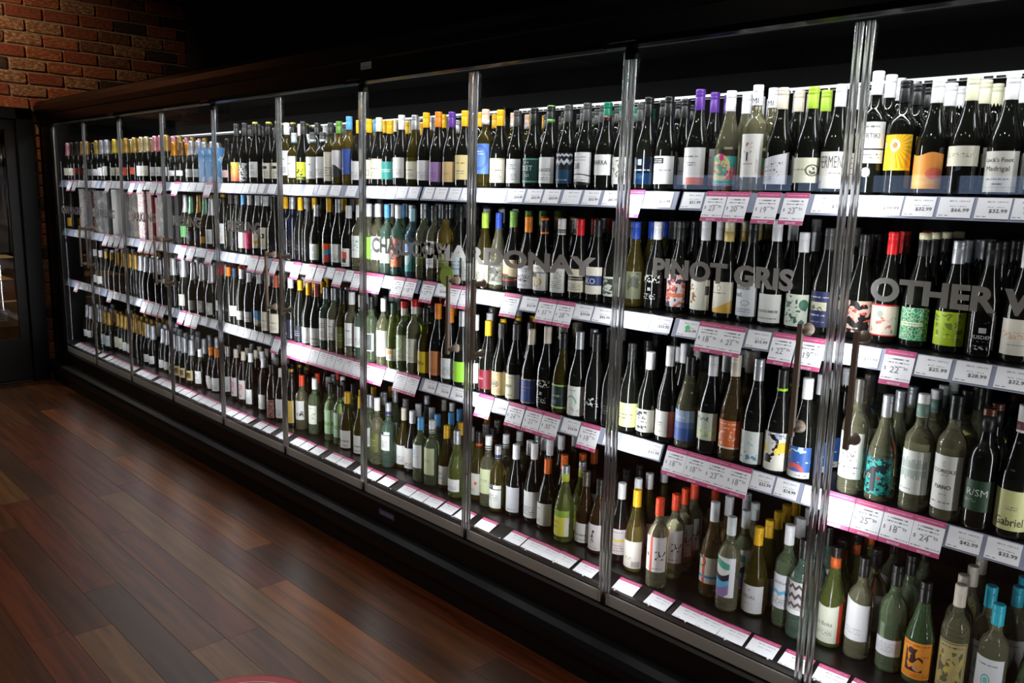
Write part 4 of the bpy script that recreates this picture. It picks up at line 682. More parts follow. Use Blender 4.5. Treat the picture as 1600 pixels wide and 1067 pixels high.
BOT = [
(1,0,-6.92,0.15,'s','dark','foilpink','cream',0.04,0.1,0.315),(1,0,-6.797,0.15,'s','dark','foildark','cream',0.04,0.1,0.315),(1,0,-6.665,0.15,'s','dark','foildark','red',0.05,0.1,0.315),
(1,0,-6.536,0.15,'s','dark','foilgold','darkred',0.04,0.1,0.315),(1,0,-6.317,0.15,'b','dark','black','grey',0.04,0.09,0.297),(1,0,-6.197,0.15,'s','dark','foilgold','white',0.04,0.09,0.315),
(1,0,-6.08,0.15,'s','dark','foilsilver','white',0.04,0.1,0.315),(1,0,-5.965,0.15,'s','dark','foilsilver','white',0.04,0.11,0.315),(1,0,-5.799,0.15,'s','dark','foilyellow','cream',0.04,0.1,0.315),
(1,0,-5.56,0.15,'s','dark','foilgold','orangered',0.04,0.1,0.315),(1,0,-5.395,0.15,'s','dark','foilgold','orangered',0.05,0.1,0.315),(1,0,-5.261,0.15,'s','dark','foilcream','white',0.04,0.11,0.315),
(1,0,-5.165,0.15,'s','dark','foilcream','cream',0.04,0.11,0.315),(1,0,-5.015,0.15,'s','dark','foilpink','white',0.04,0.1,0.315),(1,0,-4.816,0.15,'s','dark','foilgold','white',0.04,0.1,0.315),
(1,0,-4.698,0.15,'s','dark','foilorange','white',0.05,0.09,0.265),(1,0,-4.574,0.15,'s','dark','foilbronze','white',0.05,0.09,0.265),(1,0,-4.424,0.15,'s','dark','foilsilver','palegrey',0.04,0.1,0.265),
(1,0,-3.99,0.15,'s','dark','foilgold','palepink',0.04,0.09,0.265),(1,0,-3.904,0.15,'s','dark','foildark','palepink',0.04,0.09,0.265),(1,0,-3.787,0.15,'b','dark','charcoal','sunset',0.01,0.105,0.345),
(1,0,-3.681,0.15,'b','dark','charcoal','zebra',0.01,0.1,0.345),(1,0,-3.556,0.15,'b','dark','yellowtop','whiteline',0.03,0.105,0.345),(1,0,-3.398,0.15,'b','dark','yellowtop','creambar',0.025,0.1,0.339),
(1,0,-3.191,0.145,'x','olive','white','talltext',0.045,0.17,0.326),(1,0,-3.114,0.145,'x','olive','whitegrey','talltext',0.04,0.17,0.27),(1,0,-3.027,0.15,'b','dark','charcoal','limefig',0.02,0.105,0.326),
(1,0,-2.925,0.145,'x','olive','greywhite','talltext',0.035,0.165,0.267),(1,0,-2.829,0.145,'x','dark','greywhite','white',0.04,0.165,0.265),(1,0,-2.753,0.145,'x','olive','charcoal','cream',0.02,0.165,0.308),
(1,0,-2.676,0.145,'x','amber','green','mountain',0.04,0.17,0.312),(1,0,-2.585,0.145,'x','amber','sky','bluelab',0.05,0.165,0.331),(1,0,-2.507,0.15,'b','dark','yellow','white',0.025,0.11,0.31),
(1,0,-2.422,0.15,'b','dark','yellow','cream',0.03,0.115,0.312),(1,0,-2.341,0.15,'b','dark','cream','creamtext',0.03,0.118,0.315),(1,0,-2.255,0.15,'b','dark','yellow','teallab',0.03,0.11,0.299),
(1,0,-2.166,0.15,'b','dark','white','white',0.035,0.12,0.318),(1,0,-2.067,0.15,'b','olive','silver','creamtext',0.03,0.105,0.313),(1,0,-1.986,0.15,'b','dark','yellow','white',0.025,0.105,0.32),
(1,0,-1.902,0.15,'b','dark','orange','lilac',0.02,0.098,0.319),(1,0,-1.811,0.15,'b','dark','purple','tan',0.02,0.1,0.314),(1,0,-1.727,0.15,'b','dark','yellow','tantext',0.03,0.125,0.315),
(1,0,-1.594,0.145,'x','olive','peach','bluetext',0.055,0.175,0.313),(1,0,-1.511,0.15,'b','dark','yellow','creamtext',0.02,0.113,0.307),(1,0,-1.415,0.15,'b','dark','charcoal','whiteline',0.02,0.112,0.299),
(1,0,-1.323,0.15,'b','dark','black','greensign',0.02,0.113,0.304),(1,0,-1.235,0.15,'b','dark','blackgreen','villages',0.02,0.113,0.308),(1,0,-1.147,0.15,'b','dark','charcoal','zigzag',0.02,0.13,0.306),
(1,0,-1.056,0.15,'b','dark','charcoal','five',0.015,0.13,0.307),(1,0,-0.961,0.15,'b','dark','greentop','evarra',0.05,0.12,0.304),(1,0,-0.88,0.15,'b','dark','charcoal','leaf',0.02,0.11,0.304),
(1,0,-0.782,0.15,'b','dark','black','navycrest',0.02,0.105,0.31),(1,0,-0.7,0.15,'b','dark','black','blackbox',0.022,0.11,0.307),(1,0,-0.582,0.15,'b','dark','purple','orangefoot',0.02,0.133,0.322),
(1,0,-0.469,0.15,'b','straw','white','retro',0.018,0.125,0.31),(1,0,-0.375,0.145,'x','straw','whiteMI','T',0.045,0.17,0.32),(1,0,-0.294,0.15,'b','dark','bone','slant',0.025,0.11,0.307),
(1,0,-0.2,0.15,'b','dark','lime','seal',0.03,0.1,0.303),(1,0,-0.119,0.15,'b','dark','white','ermen',0.015,0.115,0.304),(1,0,-0.017,0.145,'x','dark','white','yrtik',0.08,0.185,0.33),
(1,0,0.06,0.145,'x','dark','black','sun',0.068,0.165,0.3),(1,0,0.139,0.15,'b','dark','white','dune',0.018,0.107,0.298),(1,0,0.222,0.15,'b','dark','cream','script',0.075,0.125,0.299),
(1,0,0.312,0.15,'b','dark','white','madrigal',0.012,0.112,0.295),(1,0,0.402,0.15,'b','dark','charcoal','whiteline',0.02,0.11,0.295),(2,0,-6.92,0.15,'s','dark','foildark','goldlab',0.02,0.09,0.315),
(2,0,-4.638,0.15,'b','dark','black','zebra',0.05,0.12,0.297),(2,0,-4.545,0.15,'s','dark','foilwhite','greenlab',0.05,0.12,0.332),(2,0,-4.454,0.15,'s','olive','foilmint','navyl',0.03,0.09,0.325),
(2,0,-4.332,0.15,'s','olive','foilgold','navyl',0.03,0.1,0.336),(2,0,-4.245,0.15,'s','olive','foilmint','goldlab',0.03,0.07,0.321),(2,0,-4.159,0.15,'s','dark','foilwhite','palegrey',0.03,0.12,0.319),
(2,0,-3.996,0.15,'h','dark','goldtop','whiteline',0.04,0.16,0.345),(2,0,-3.891,0.15,'h','dark','charcoal','thin',0.03,0.12,0.345),(2,0,-3.807,0.15,'h','dark','charcoal','charlab',0.03,0.1,0.345),
(2,0,-3.724,0.15,'h','dark','sky','sq',0.03,0.12,0.345),(2,0,-3.643,0.15,'h','dark','white','pinklab',0.03,0.13,0.345),(2,0,-3.549,0.15,'h','dark','white','wheat',0.04,0.14,0.345),
(2,0,-3.449,0.15,'h','dark','white','creambox',0.04,0.16,0.344),(2,0,-3.36,0.15,'b','dark','black','charlab',0.02,0.08,0.339),(2,0,-3.223,0.145,'x','navy','yellow','pinkprint',0.04,0.15,0.345),
(2,0,-3.147,0.145,'x','navy','silver','charlab',0.05,0.12,0.345),(2,0,-3.068,0.15,'b','dark','yellow','charlab',0.03,0.1,0.345),(2,0,-2.986,0.15,'b','dark','charcoal','charlab',0.03,0.1,0.345),
(2,0,-2.905,0.15,'b','dark','silver','whiteline',0.02,0.1,0.311),(2,0,-2.782,0.15,'b','dark','yellow','colour',0.015,0.098,0.345),(2,0,-2.697,0.15,'b','dark','silver','white',0.02,0.1,0.345),
(2,0,-2.603,0.15,'b','dark','white','whiteor',0.01,0.095,0.313),(2,0,-2.505,0.145,'x','straw','white','tealprint',0.06,0.165,0.319),(2,0,-2.422,0.145,'x','straw','white','limelab',0.06,0.16,0.327),
(2,0,-2.343,0.145,'x','straw','white','white',0.06,0.165,0.329),(2,0,-2.267,0.145,'x','aqua','sky','mintlab',0.05,0.16,0.328),(2,0,-2.182,0.145,'x','aqua','white','orangeart',0.04,0.165,0.327),
(2,0,-2.07,0.145,'x','blueglass','palesky','skyteal',0.03,0.16,0.316),(2,0,-1.991,0.145,'x','straw','silver','olivelab',0.06,0.14,0.338),(2,0,-1.915,0.145,'x','straw','charcoal','whiteline',0.055,0.165,0.332),
(2,0,-1.838,0.143,'x','amber','black','olivelab',0.06,0.12,0.34),(2,0,-1.762,0.163,'b','dark','black','small',0.035,0.12,0.334),(2,0,-1.681,0.154,'b','dark','white','palegrey',0.02,0.11,0.325),
(2,0,-1.6,0.161,'b','olive','lime','cream',0.02,0.11,0.311),(2,0,-1.518,0.164,'b','straw','blue','photo',0.02,0.11,0.313),(2,0,-1.437,0.166,'b','dark','green','house',0.02,0.118,0.324),
(2,0,-1.355,0.17,'b','dark','orange','signature',0.02,0.11,0.304),(2,0,-1.274,0.176,'b','dark','blackorange','yellowD',0.02,0.118,0.302),(2,0,-1.188,0.182,'b','dark','whitecheck','textlines',0.02,0.115,0.303),
(2,0,-1.099,0.188,'b','dark','red','blackband',0.03,0.115,0.305),(2,0,-1.018,0.194,'b','dark','black','eko',0.03,0.135,0.305),(2,0,-0.937,0.199,'b','dark','charcoal','portrait',0.03,0.1,0.304),
(2,0,-0.854,0.211,'b','olive','blue','grove',0.03,0.125,0.305),(2,0,-0.769,0.223,'b','dark','white','whiteprint',0.03,0.12,0.308),(2,0,-0.673,0.225,'b','dark','black','comic',0.02,0.125,0.314),
(2,0,-0.575,0.225,'b','dark','white','flowers',0.02,0.115,0.318),(2,0,-0.486,0.225,'b','dark','whitegold','curve',0.02,0.115,0.32),(2,0,-0.399,0.225,'b','dark','black','abethal',0.02,0.12,0.319),
(2,0,-0.317,0.224,'b','dark','white','whitelow',0.01,0.09,0.333),(2,0,-0.224,0.22,'b','dark','white','greenart',0.012,0.11,0.298),(2,0,-0.142,0.216,'b','dark','charcoal','navyfarm',0.02,0.12,0.315),
(2,0,-0.035,0.211,'b','dark','black','blackpink',0.02,0.11,0.302),(2,0,0.046,0.207,'b','dark','red','redcream',0.02,0.105,0.313),(2,0,0.131,0.202,'b','dark','blackcream','mosaic',0.02,0.105,0.314),
(2,0,0.221,0.198,'b','dark','silver','limelab2',0.02,0.11,0.298),(2,0,0.303,0.194,'b','dark','black','rusden',0.01,0.12,0.301),(2,0,0.386,0.191,'b','dark','white','creampeach',0.02,0.11,0.301),
(3,0,-6.302,0.12,'b','dark','white','white',0.03,0.09,0.297),(3,0,-6.033,0.12,'b','dark','foilgold','charlab',0.03,0.09,0.297),(3,0,-5.778,0.12,'s','dark','foilgold','charlab',0.03,0.09,0.315),
(3,0,-5.524,0.12,'s','dark','foilgold','charlab',0.03,0.09,0.315),(3,0,-5.308,0.12,'s','dark','foilsilver','charlab',0.03,0.09,0.315),(3,0,-5.091,0.12,'s','dark','foilsilver','charlab',0.03,0.09,0.315),
(3,0,-4.952,0.12,'s','dark','foilsilver','charlab',0.03,0.09,0.315),(3,0,-4.73,0.12,'s','dark','foilwhite','charlab',0.03,0.09,0.339),(3,0,-4.55,0.12,'s','dark','foilwhite','greylab',0.03,0.1,0.345),
(3,0,-4.398,0.12,'s','dark','foilwhite','greylab',0.02,0.08,0.337),(3,0,-4.261,0.12,'s','dark','foilwhite','disc',0.02,0.09,0.343),(3,0,-4.002,0.12,'h','dark','red','whitelow',0.06,0.12,0.345),
(3,0,-3.896,0.12,'h','dark','orange','charlab',0.05,0.11,0.345),(3,0,-3.81,0.12,'h','dark','navy','whitelow',0.05,0.11,0.345),(3,0,-3.717,0.12,'h','dark','white','whitelow',0.04,0.09,0.345),
(3,0,-3.619,0.12,'h','dark','white','whitelow',0.04,0.1,0.331),(3,0,-3.5,0.12,'h','dark','white','skypic',0.03,0.12,0.334),(3,0,-3.401,0.12,'b','dark','white','creamtext',0.015,0.11,0.345),
(3,0,-3.304,0.12,'b','dark','rust','creamtext',0.015,0.11,0.345),(3,0,-3.139,0.12,'h','dark','white','navyline',0.01,0.11,0.345),(3,0,-3.035,0.12,'h','dark','yellow','navyl',0.01,0.09,0.343),
(3,0,-2.948,0.12,'b','dark','yellow','white',0.01,0.085,0.337),(3,0,-2.864,0.12,'b','dark','rust','whitelow',0.005,0.09,0.338),(3,0,-2.772,0.118,'x','aqua','silver','whiteline',0.05,0.16,0.328),
(3,0,-2.695,0.118,'x','straw','silver','talltext',0.06,0.16,0.332),(3,0,-2.616,0.121,'b','olive','black','olivelab',0.03,0.14,0.33),(3,0,-2.533,0.118,'x','straw','white','talltext',0.055,0.165,0.327),
(3,0,-2.448,0.118,'x','aqua','white','white',0.06,0.16,0.323),(3,0,-2.365,0.118,'x','mint','black','greybox',0.055,0.14,0.323),(3,0,-2.259,0.118,'x','straw','white','talltext',0.045,0.165,0.325),
(3,0,-2.183,0.121,'h','limeglass','greencap','limeor',0.04,0.1,0.31),(3,0,-2.098,0.118,'x','mint','redwhite','circle',0.05,0.165,0.327),(3,0,-2.021,0.118,'x','straw','redwhite','pinkmark',0.05,0.15,0.345),
(3,0,-1.942,0.125,'b','olive','black','richo',0.02,0.112,0.315),(3,0,-1.861,0.127,'b','dark','orange','peachlab',0.02,0.115,0.345),(3,0,-1.779,0.128,'b','dark','orange','palegrey',0.02,0.1,0.337),
(3,0,-1.698,0.129,'b','dark','silver','limelab',0.02,0.1,0.33),(3,0,-1.617,0.131,'b','dark','white','cream',0.03,0.11,0.322),(3,0,-1.535,0.132,'b','dark','yellow','crimson',0.02,0.1,0.307),
(3,0,-1.454,0.133,'b','dark','charcoal','tanseal',0.01,0.105,0.307),(3,0,-1.372,0.135,'b','dark','charcoal','ourny',0.01,0.105,0.313),(3,0,-1.284,0.136,'b','dark','bone','bluetext2',0.01,0.105,0.305),
(3,0,-1.199,0.136,'b','dark','bone','whiteprint',0.02,0.11,0.327),(3,0,-1.117,0.137,'b','olive','black','greenframe',0.02,0.11,0.314),(3,0,-1.036,0.138,'b','dark','silver','greenarc',0.01,0.112,0.329),
(3,0,-0.954,0.138,'b','dark','black','scribble',0.02,0.1,0.334),(3,0,-0.873,0.139,'b','dark','black','charlab',0.02,0.1,0.323),(3,0,-0.791,0.141,'b','dark','black','palelemon',0.02,0.1,0.321),
(3,0,-0.71,0.14,'b','dark','white','lion',0.02,0.1,0.301),(3,0,-0.628,0.14,'b','dark','white','orangeside',0.02,0.1,0.334),(3,0,-0.547,0.14,'b','straw','black','bluesea',0.025,0.125,0.312),
(3,0,-0.459,0.14,'b','dark','white','greenband',0.045,0.13,0.328),(3,0,-0.377,0.14,'b','amberglass','bone','orangecity',0.035,0.115,0.345),(3,0,-0.296,0.14,'b','dark','silver','paleart',0.01,0.1,0.345),
(3,0,-0.214,0.14,'b','dark','neon','lemons',0.01,0.12,0.324),(3,0,-0.133,0.14,'b','dark','white','planet',0.005,0.1,0.311),(3,0,0.023,0.135,'x','straw','pewter','leaftext',0.045,0.17,0.338),
(3,0,0.104,0.14,'b','straw','silver','tealart',0.02,0.125,0.305),(3,0,0.198,0.135,'x','straw','whitestripe','wavebar',0.05,0.165,0.327),(3,0,0.28,0.135,'x','straw','black','fiano',0.03,0.165,0.34),
(3,0,0.359,0.135,'x','dark','rustblack','rsm',0.05,0.13,0.32),(3,0,0.437,0.14,'b','dark','whitered','gabriel',0.02,0.11,0.344),(4,0,-6.848,0.204,'s','dark','foilsilver','white',0.04,0.1,0.315),
(4,0,-6.652,0.205,'s','dark','foilsilver','charlab',0.04,0.1,0.315),(4,0,-6.395,0.199,'s','dark','foilgold','skyline',0.03,0.12,0.315),(4,0,-6.198,0.24,'s','dark','foilgold','cream',0.03,0.12,0.315),
(4,0,-6.01,0.24,'s','dark','foilgold','white',0.03,0.1,0.315),(4,0,-5.715,0.238,'s','dark','foilgold','charlab',0.03,0.1,0.315),(4,0,-5.418,0.224,'s','dark','foilsilver','white',0.02,0.08,0.315),
(4,0,-5.237,0.23,'s','dark','foilsilver','white',0.02,0.08,0.315),(4,0,-4.776,0.196,'s','dark','foilsilver','goldbox',0.03,0.1,0.315),(4,0,-4.544,0.205,'b','dark','white','whiteline',0.03,0.15,0.265),
(4,0,-4.427,0.23,'b','dark','orange','blackN',0.01,0.1,0.297),(4,0,-4.335,0.229,'b','dark','orange','white',0.01,0.1,0.297),(4,0,-4.19,0.237,'b','dark','silver','white',0.03,0.12,0.334),
(4,0,-4.046,0.226,'h','dark','bone','skypink',0.03,0.15,0.339),(4,0,-3.839,0.223,'h','dark','white','white',0.02,0.11,0.345),(4,0,-3.677,0.226,'h','dark','white','white',0.02,0.11,0.335),
(4,0,-3.5,0.188,'h','dark','black','rose',0,0.12,0.329),(4,0,-3.428,0.208,'h','dark','white','white',0.02,0.14,0.319),(4,0,-3.293,0.2,'h','dark','goldtop','goldwine',0.02,0.15,0.339),
(4,0,-3.186,0.205,'x','straw','tomato','scribw',0.06,0.17,0.319),(4,0,-3.06,0.214,'x','mint','white','vine',0.06,0.165,0.321),(4,0,-2.898,0.218,'x','mint','black','sidestrip',0.04,0.17,0.324),
(4,0,-2.713,0.205,'b','olive','yellow','whitelow',0,0.1,0.311),(4,0,-2.476,0.187,'x','mint','silver','palegrey',0.07,0.16,0.345),(4,0,-2.4,0.176,'x','straw','white','olivelab',0.06,0.15,0.345),
(4,0,-2.326,0.193,'x','aqua','silvernavy','stampw',0.085,0.175,0.332),(4,0,-2.272,0.251,'b','olive','bone','white',0.02,0.115,0.306),(4,0,-2.191,0.24,'b','dark','white','redseal',0.02,0.12,0.309),
(4,0,-2.058,0.188,'x','mint','sky','bluesun',0.07,0.2,0.313),(4,0,-1.979,0.194,'x','mint','whiteblk','pale2',0.055,0.185,0.315),(4,0,-1.905,0.223,'b','olive','yellow','jal',0.02,0.11,0.301),
(4,0,-1.784,0.182,'b','limeglass','silver','white',0.03,0.085,0.312),(4,0,-1.698,0.24,'b','olive','blackor','orangedot',0.025,0.12,0.315),(4,0,-1.536,0.208,'x','olive','silvernavy','stampb',0.02,0.13,0.296),
(4,0,-1.45,0.231,'b','dark','white','ghost',0.02,0.125,0.316),(4,0,-1.35,0.24,'b','dark','white','white',0.02,0.12,0.345),(4,0,-1.26,0.229,'b','dark','orangew','topleft',0.02,0.115,0.299),
(4,0,-1.129,0.193,'b','limeglass','silverlime','lane',0.025,0.13,0.313),(4,0,-1.059,0.24,'b','burgundy','pewter','whitelow',0.01,0.09,0.297),(4,0,-0.966,0.215,'b','burgundy','black','runner',0.015,0.12,0.296),
(4,0,-0.867,0.223,'b','dark','white','triangles',0.03,0.15,0.306),(4,0,-0.775,0.197,'b','strawdeep','yellow','barcode',0.015,0.115,0.31),(4,0,-0.641,0.15,'x','straw','tomato','redstripe',0.06,0.19,0.328),
(4,0,-0.474,0.24,'b','amberglass','white','taplab',0.045,0.165,0.341),(4,0,-0.379,0.193,'x','straw','palegreyc','waves',0.05,0.19,0.328),(4,0,-0.303,0.239,'b','olive','yellow','vidal',0.01,0.105,0.304),
(4,0,-0.196,0.24,'x','mint','white','anna',0.06,0.165,0.345),(4,0,-0.128,0.207,'x','aqua','black','chevron',0.08,0.185,0.327),(4,0,-0.038,0.24,'b','limeglass','blackrust','daboka',0.015,0.14,0.323),
(4,0,0.051,0.235,'x','straw','black','plainslope',0.06,0.19,0.321),(4,0,0.147,0.238,'x','mint','black','backlab',0.05,0.1,0.329),(4,0,0.23,0.233,'b','greenglass','black','robed',0.02,0.15,0.309),
(4,0,0.318,0.24,'x','straw','bone','vintage',0.02,0.16,0.33),(4,0,0.415,0.245,'x','straw','tealcap','organic',0.02,0.16,0.308),(4,0,0.515,0.26,'b','greenglass','greenbr','backlab',0.03,0.1,0.321),
(4,1,-2.578,0.337,'x','mint','black','pale2',0.07,0.16,0.31),(4,1,-2.671,0.459,'x','straw','yellow','pale2',0.06,0.16,0.31),(4,1,-2.401,0.357,'x','straw','silver','pale2',0.06,0.16,0.31),
(4,1,-2.276,0.343,'b','olive','white','white',0.02,0.11,0.31),(4,1,-2.174,0.349,'b','dark','white','white',0.02,0.11,0.31),(4,1,-2.047,0.281,'x','mint','sky','bluesun',0.07,0.2,0.315),
(4,1,-2.033,0.357,'x','mint','sky','bluesun',0.07,0.2,0.315),(4,1,-1.611,0.218,'x','straw','whiteblk','pale2',0.06,0.17,0.32),(4,1,-1.579,0.295,'x','straw','whiteblk','pale2',0.06,0.17,0.32),
(4,1,-1.571,0.372,'x','straw','whiteblk','pale2',0.06,0.17,0.32),(4,1,-1.244,0.313,'b','dark','orangew','topleft',0.02,0.115,0.305),(4,1,-1.205,0.385,'b','dark','orangew','topleft',0.02,0.115,0.305),
(4,1,-1.21,0.466,'b','dark','orangew','topleft',0.02,0.115,0.305),(4,1,-1.124,0.29,'b','limeglass','silverlime','lane',0.025,0.13,0.31),(4,1,-0.851,0.303,'b','olive','white','white',0.02,0.11,0.31),
(4,1,-0.859,0.386,'b','olive','white','white',0.02,0.11,0.31),(4,1,-0.867,0.497,'b','olive','white','white',0.02,0.11,0.31),(4,1,-0.648,0.261,'x','straw','tomato','redstripe',0.06,0.19,0.315),
(4,1,-0.658,0.337,'x','straw','tomato','redstripe',0.06,0.19,0.315),(4,1,-0.669,0.413,'x','straw','tomato','redstripe',0.06,0.19,0.315),(4,1,-0.603,0.452,'x','straw','tomato','redstripe',0.06,0.19,0.315),
(4,1,-0.382,0.291,'x','straw','palegreyc','waves',0.05,0.19,0.325),(4,1,-0.399,0.381,'x','straw','palegreyc','waves',0.05,0.19,0.325),(4,1,-0.486,0.478,'b','amberglass','white','taplab',0.045,0.165,0.31),
(4,1,-0.308,0.321,'b','olive','yellow','vidal',0.01,0.105,0.305),(4,1,-0.326,0.415,'b','olive','yellow','vidal',0.01,0.105,0.305),(4,1,-0.338,0.496,'b','olive','yellow','vidal',0.01,0.105,0.305),
(4,1,-0.342,0.577,'b','olive','yellow','vidal',0.01,0.105,0.305),(4,1,-0.247,0.407,'x','mint','white','anna',0.06,0.165,0.31),(4,1,-0.261,0.515,'x','mint','white','anna',0.06,0.165,0.31),
(4,1,-0.057,0.326,'b','limeglass','blackrust','daboka',0.015,0.14,0.315),(4,1,-0.047,0.406,'b','limeglass','blackrust','daboka',0.015,0.14,0.315),(4,1,0.05,0.329,'x','straw','black','plainslope',0.06,0.19,0.32),
(4,1,0.141,0.363,'x','mint','black','backlab',0.05,0.1,0.32),(4,1,0.296,0.337,'x','straw','bone','vintage',0.02,0.16,0.32),(4,1,0.295,0.425,'x','straw','bone','vintage',0.02,0.16,0.32),
(4,1,0.286,0.537,'x','straw','bone','vintage',0.02,0.16,0.32),(4,1,0.376,0.311,'x','straw','tealcap','organic',0.02,0.16,0.325),(4,1,-3.436,0.336,'h','dark','goldtop','goldwine',0.02,0.15,0.325),
(4,1,-3.345,0.331,'h','dark','goldtop','goldwine',0.02,0.15,0.325),(4,1,-3.212,0.324,'x','straw','tomato','scribw',0.06,0.17,0.31),(4,1,-3.127,0.254,'x','mint','silver','vine',0.06,0.165,0.31),
(4,1,-3.086,0.318,'x','mint','white','vine',0.06,0.165,0.31),(4,1,-3.13,0.381,'x','mint','silver','vine',0.06,0.165,0.31),(4,1,-2.949,0.333,'x','mint','black','pale2',0.04,0.17,0.31),
(4,1,-3.049,0.394,'x','mint','white','vine',0.06,0.165,0.31),(1,0,-6.426,0.15,'s','dark','foilgold','darkred',0.04,0.1,0.315),(1,0,-5.679,0.15,'s','dark','foilyellow','cream',0.04,0.1,0.315),
(1,0,-4.915,0.15,'s','dark','foilpink','white',0.04,0.1,0.315),(1,0,-4.316,0.15,'s','dark','foilsilver','palegrey',0.04,0.1,0.265),(1,0,-4.207,0.15,'s','dark','foilsilver','palegrey',0.04,0.1,0.265),
(1,0,-4.099,0.15,'s','dark','foilgold','palepink',0.04,0.09,0.265),(1,0,-3.294,0.15,'b','dark','yellowtop','creambar',0.025,0.1,0.339),(3,0,-6.168,0.12,'b','dark','white','white',0.03,0.09,0.297),
(3,0,-5.905,0.12,'b','dark','foilgold','charlab',0.03,0.09,0.297),(3,0,-5.651,0.12,'s','dark','foilgold','charlab',0.03,0.09,0.315),(3,0,-5.416,0.12,'s','dark','foilgold','charlab',0.03,0.09,0.315),
(3,0,-5.2,0.12,'s','dark','foilsilver','charlab',0.03,0.09,0.315),(3,0,-4.841,0.12,'s','dark','foilsilver','charlab',0.03,0.09,0.315),(3,0,-4.131,0.12,'s','dark','foilwhite','disc',0.02,0.09,0.343),
(4,0,-6.75,0.204,'s','dark','foilsilver','white',0.04,0.1,0.315),(4,0,-6.524,0.205,'s','dark','foilsilver','charlab',0.04,0.1,0.315),(4,0,-6.296,0.199,'s','dark','foilgold','skyline',0.03,0.12,0.315),
(4,0,-6.104,0.24,'s','dark','foilgold','cream',0.03,0.12,0.315),(4,0,-5.912,0.24,'s','dark','foilgold','white',0.03,0.1,0.315),(4,0,-5.813,0.238,'s','dark','foilgold','charlab',0.03,0.1,0.315),
(4,0,-5.616,0.238,'s','dark','foilgold','charlab',0.03,0.1,0.315),(4,0,-5.517,0.224,'s','dark','foilsilver','white',0.02,0.08,0.315),(4,0,-5.145,0.23,'s','dark','foilsilver','white',0.02,0.08,0.315),
(4,0,-5.053,0.23,'s','dark','foilsilver','white',0.02,0.08,0.315),(4,0,-4.96,0.196,'s','dark','foilsilver','goldbox',0.03,0.1,0.315),(4,0,-4.868,0.196,'s','dark','foilsilver','goldbox',0.03,0.1,0.315),
(4,0,-4.66,0.196,'s','dark','foilsilver','goldbox',0.03,0.1,0.315),(4,0,-3.942,0.226,'h','dark','bone','skypink',0.03,0.15,0.339),(4,0,-2.806,0.218,'x','mint','black','sidestrip',0.04,0.17,0.324),
(4,0,-2.588,0.205,'b','olive','yellow','whitelow',0,0.1,0.311)]
def door_of(x): return min(max(int((x + 6.75) // .75), 0), 9)
ORD = ['', 'first', 'second', 'third', 'fourth', 'fifth', 'sixth', 'seventh', 'eighth', 'ninth', 'tenth', 'eleventh', 'twelfth', '13th', '14th', '15th', '16th', '17th', '18th', '19th', '20th']
SHELFW = {1: 'top shelf', 2: 'second shelf', 3: 'third shelf', 4: 'bottom deck'}
def hits_gift(s, x, y, r): return any(gs == s and abs(x - gx) < w + r + .004 and abs(y - gy) < w + r + .004 for gs, gx, gy, w in GIFTS)
ALL = [dict(s=b[0], row=b[1], x=b[2], y=b[3], d=b[4:11]) for b in BOT if not hits_gift(b[0], b[2], b[3], RAD[b[4]])]
fronts = [b for b in ALL if b['row'] == 0]
# the bottles standing behind the front ones are more of the same wine
placed = {s: [(b['x'], b['y'], RAD[b['d'][0]]) for b in ALL if b['s'] == s] for s in SH}
for k in (1, 2, 3):
    for b in fronts:
        if b['s'] == 4 and k == 3 and b['x'] < -4: continue
        sh = b['d'][0]; r = RAD[sh]; x, y = b['x'] + rq.uniform(-.006, .006), b['y'] + k * (2 * r + .006) + rq.uniform(0, .006)
        if b['s'] == 4 and b['x'] > .45: continue
        if y > .58 or hits_gift(b['s'], x, y, r): continue
        if any((x - px) ** 2 + (y - py) ** 2 < (r + pr + .001) ** 2 for px, py, pr in placed[b['s']]): continue
        if rq.random() < (.12 if b['s'] < 4 else .3) * (k > 1): continue
        placed[b['s']].append((x, y, r)); ALL.append(dict(s=b['s'], row=k, x=x, y=y, d=b['d']))
CAMP = Vector((.96, -2.187, 1.73))
def score(b):
    dist = (Vector((b['x'], b['y'], SH[b['s']] + .15)) - CAMP).length
    return (1 if b['row'] == 0 else ((.55 if b['s'] == 4 else .30) if b['row'] == 1 else .12)) / dist ** 1.5 * (1 if b['x'] < .42 else .2)
wines = sorted([b for b in ALL if b['d'][0] != 's'], key=score, reverse=True); spark = [b for b in ALL if b['d'][0] == 's']
single = wines[:300] + [b for b in spark if b['row'] == 0]
ids = {id(b) for b in single}
rest = [b for b in ALL if id(b) not in ids]
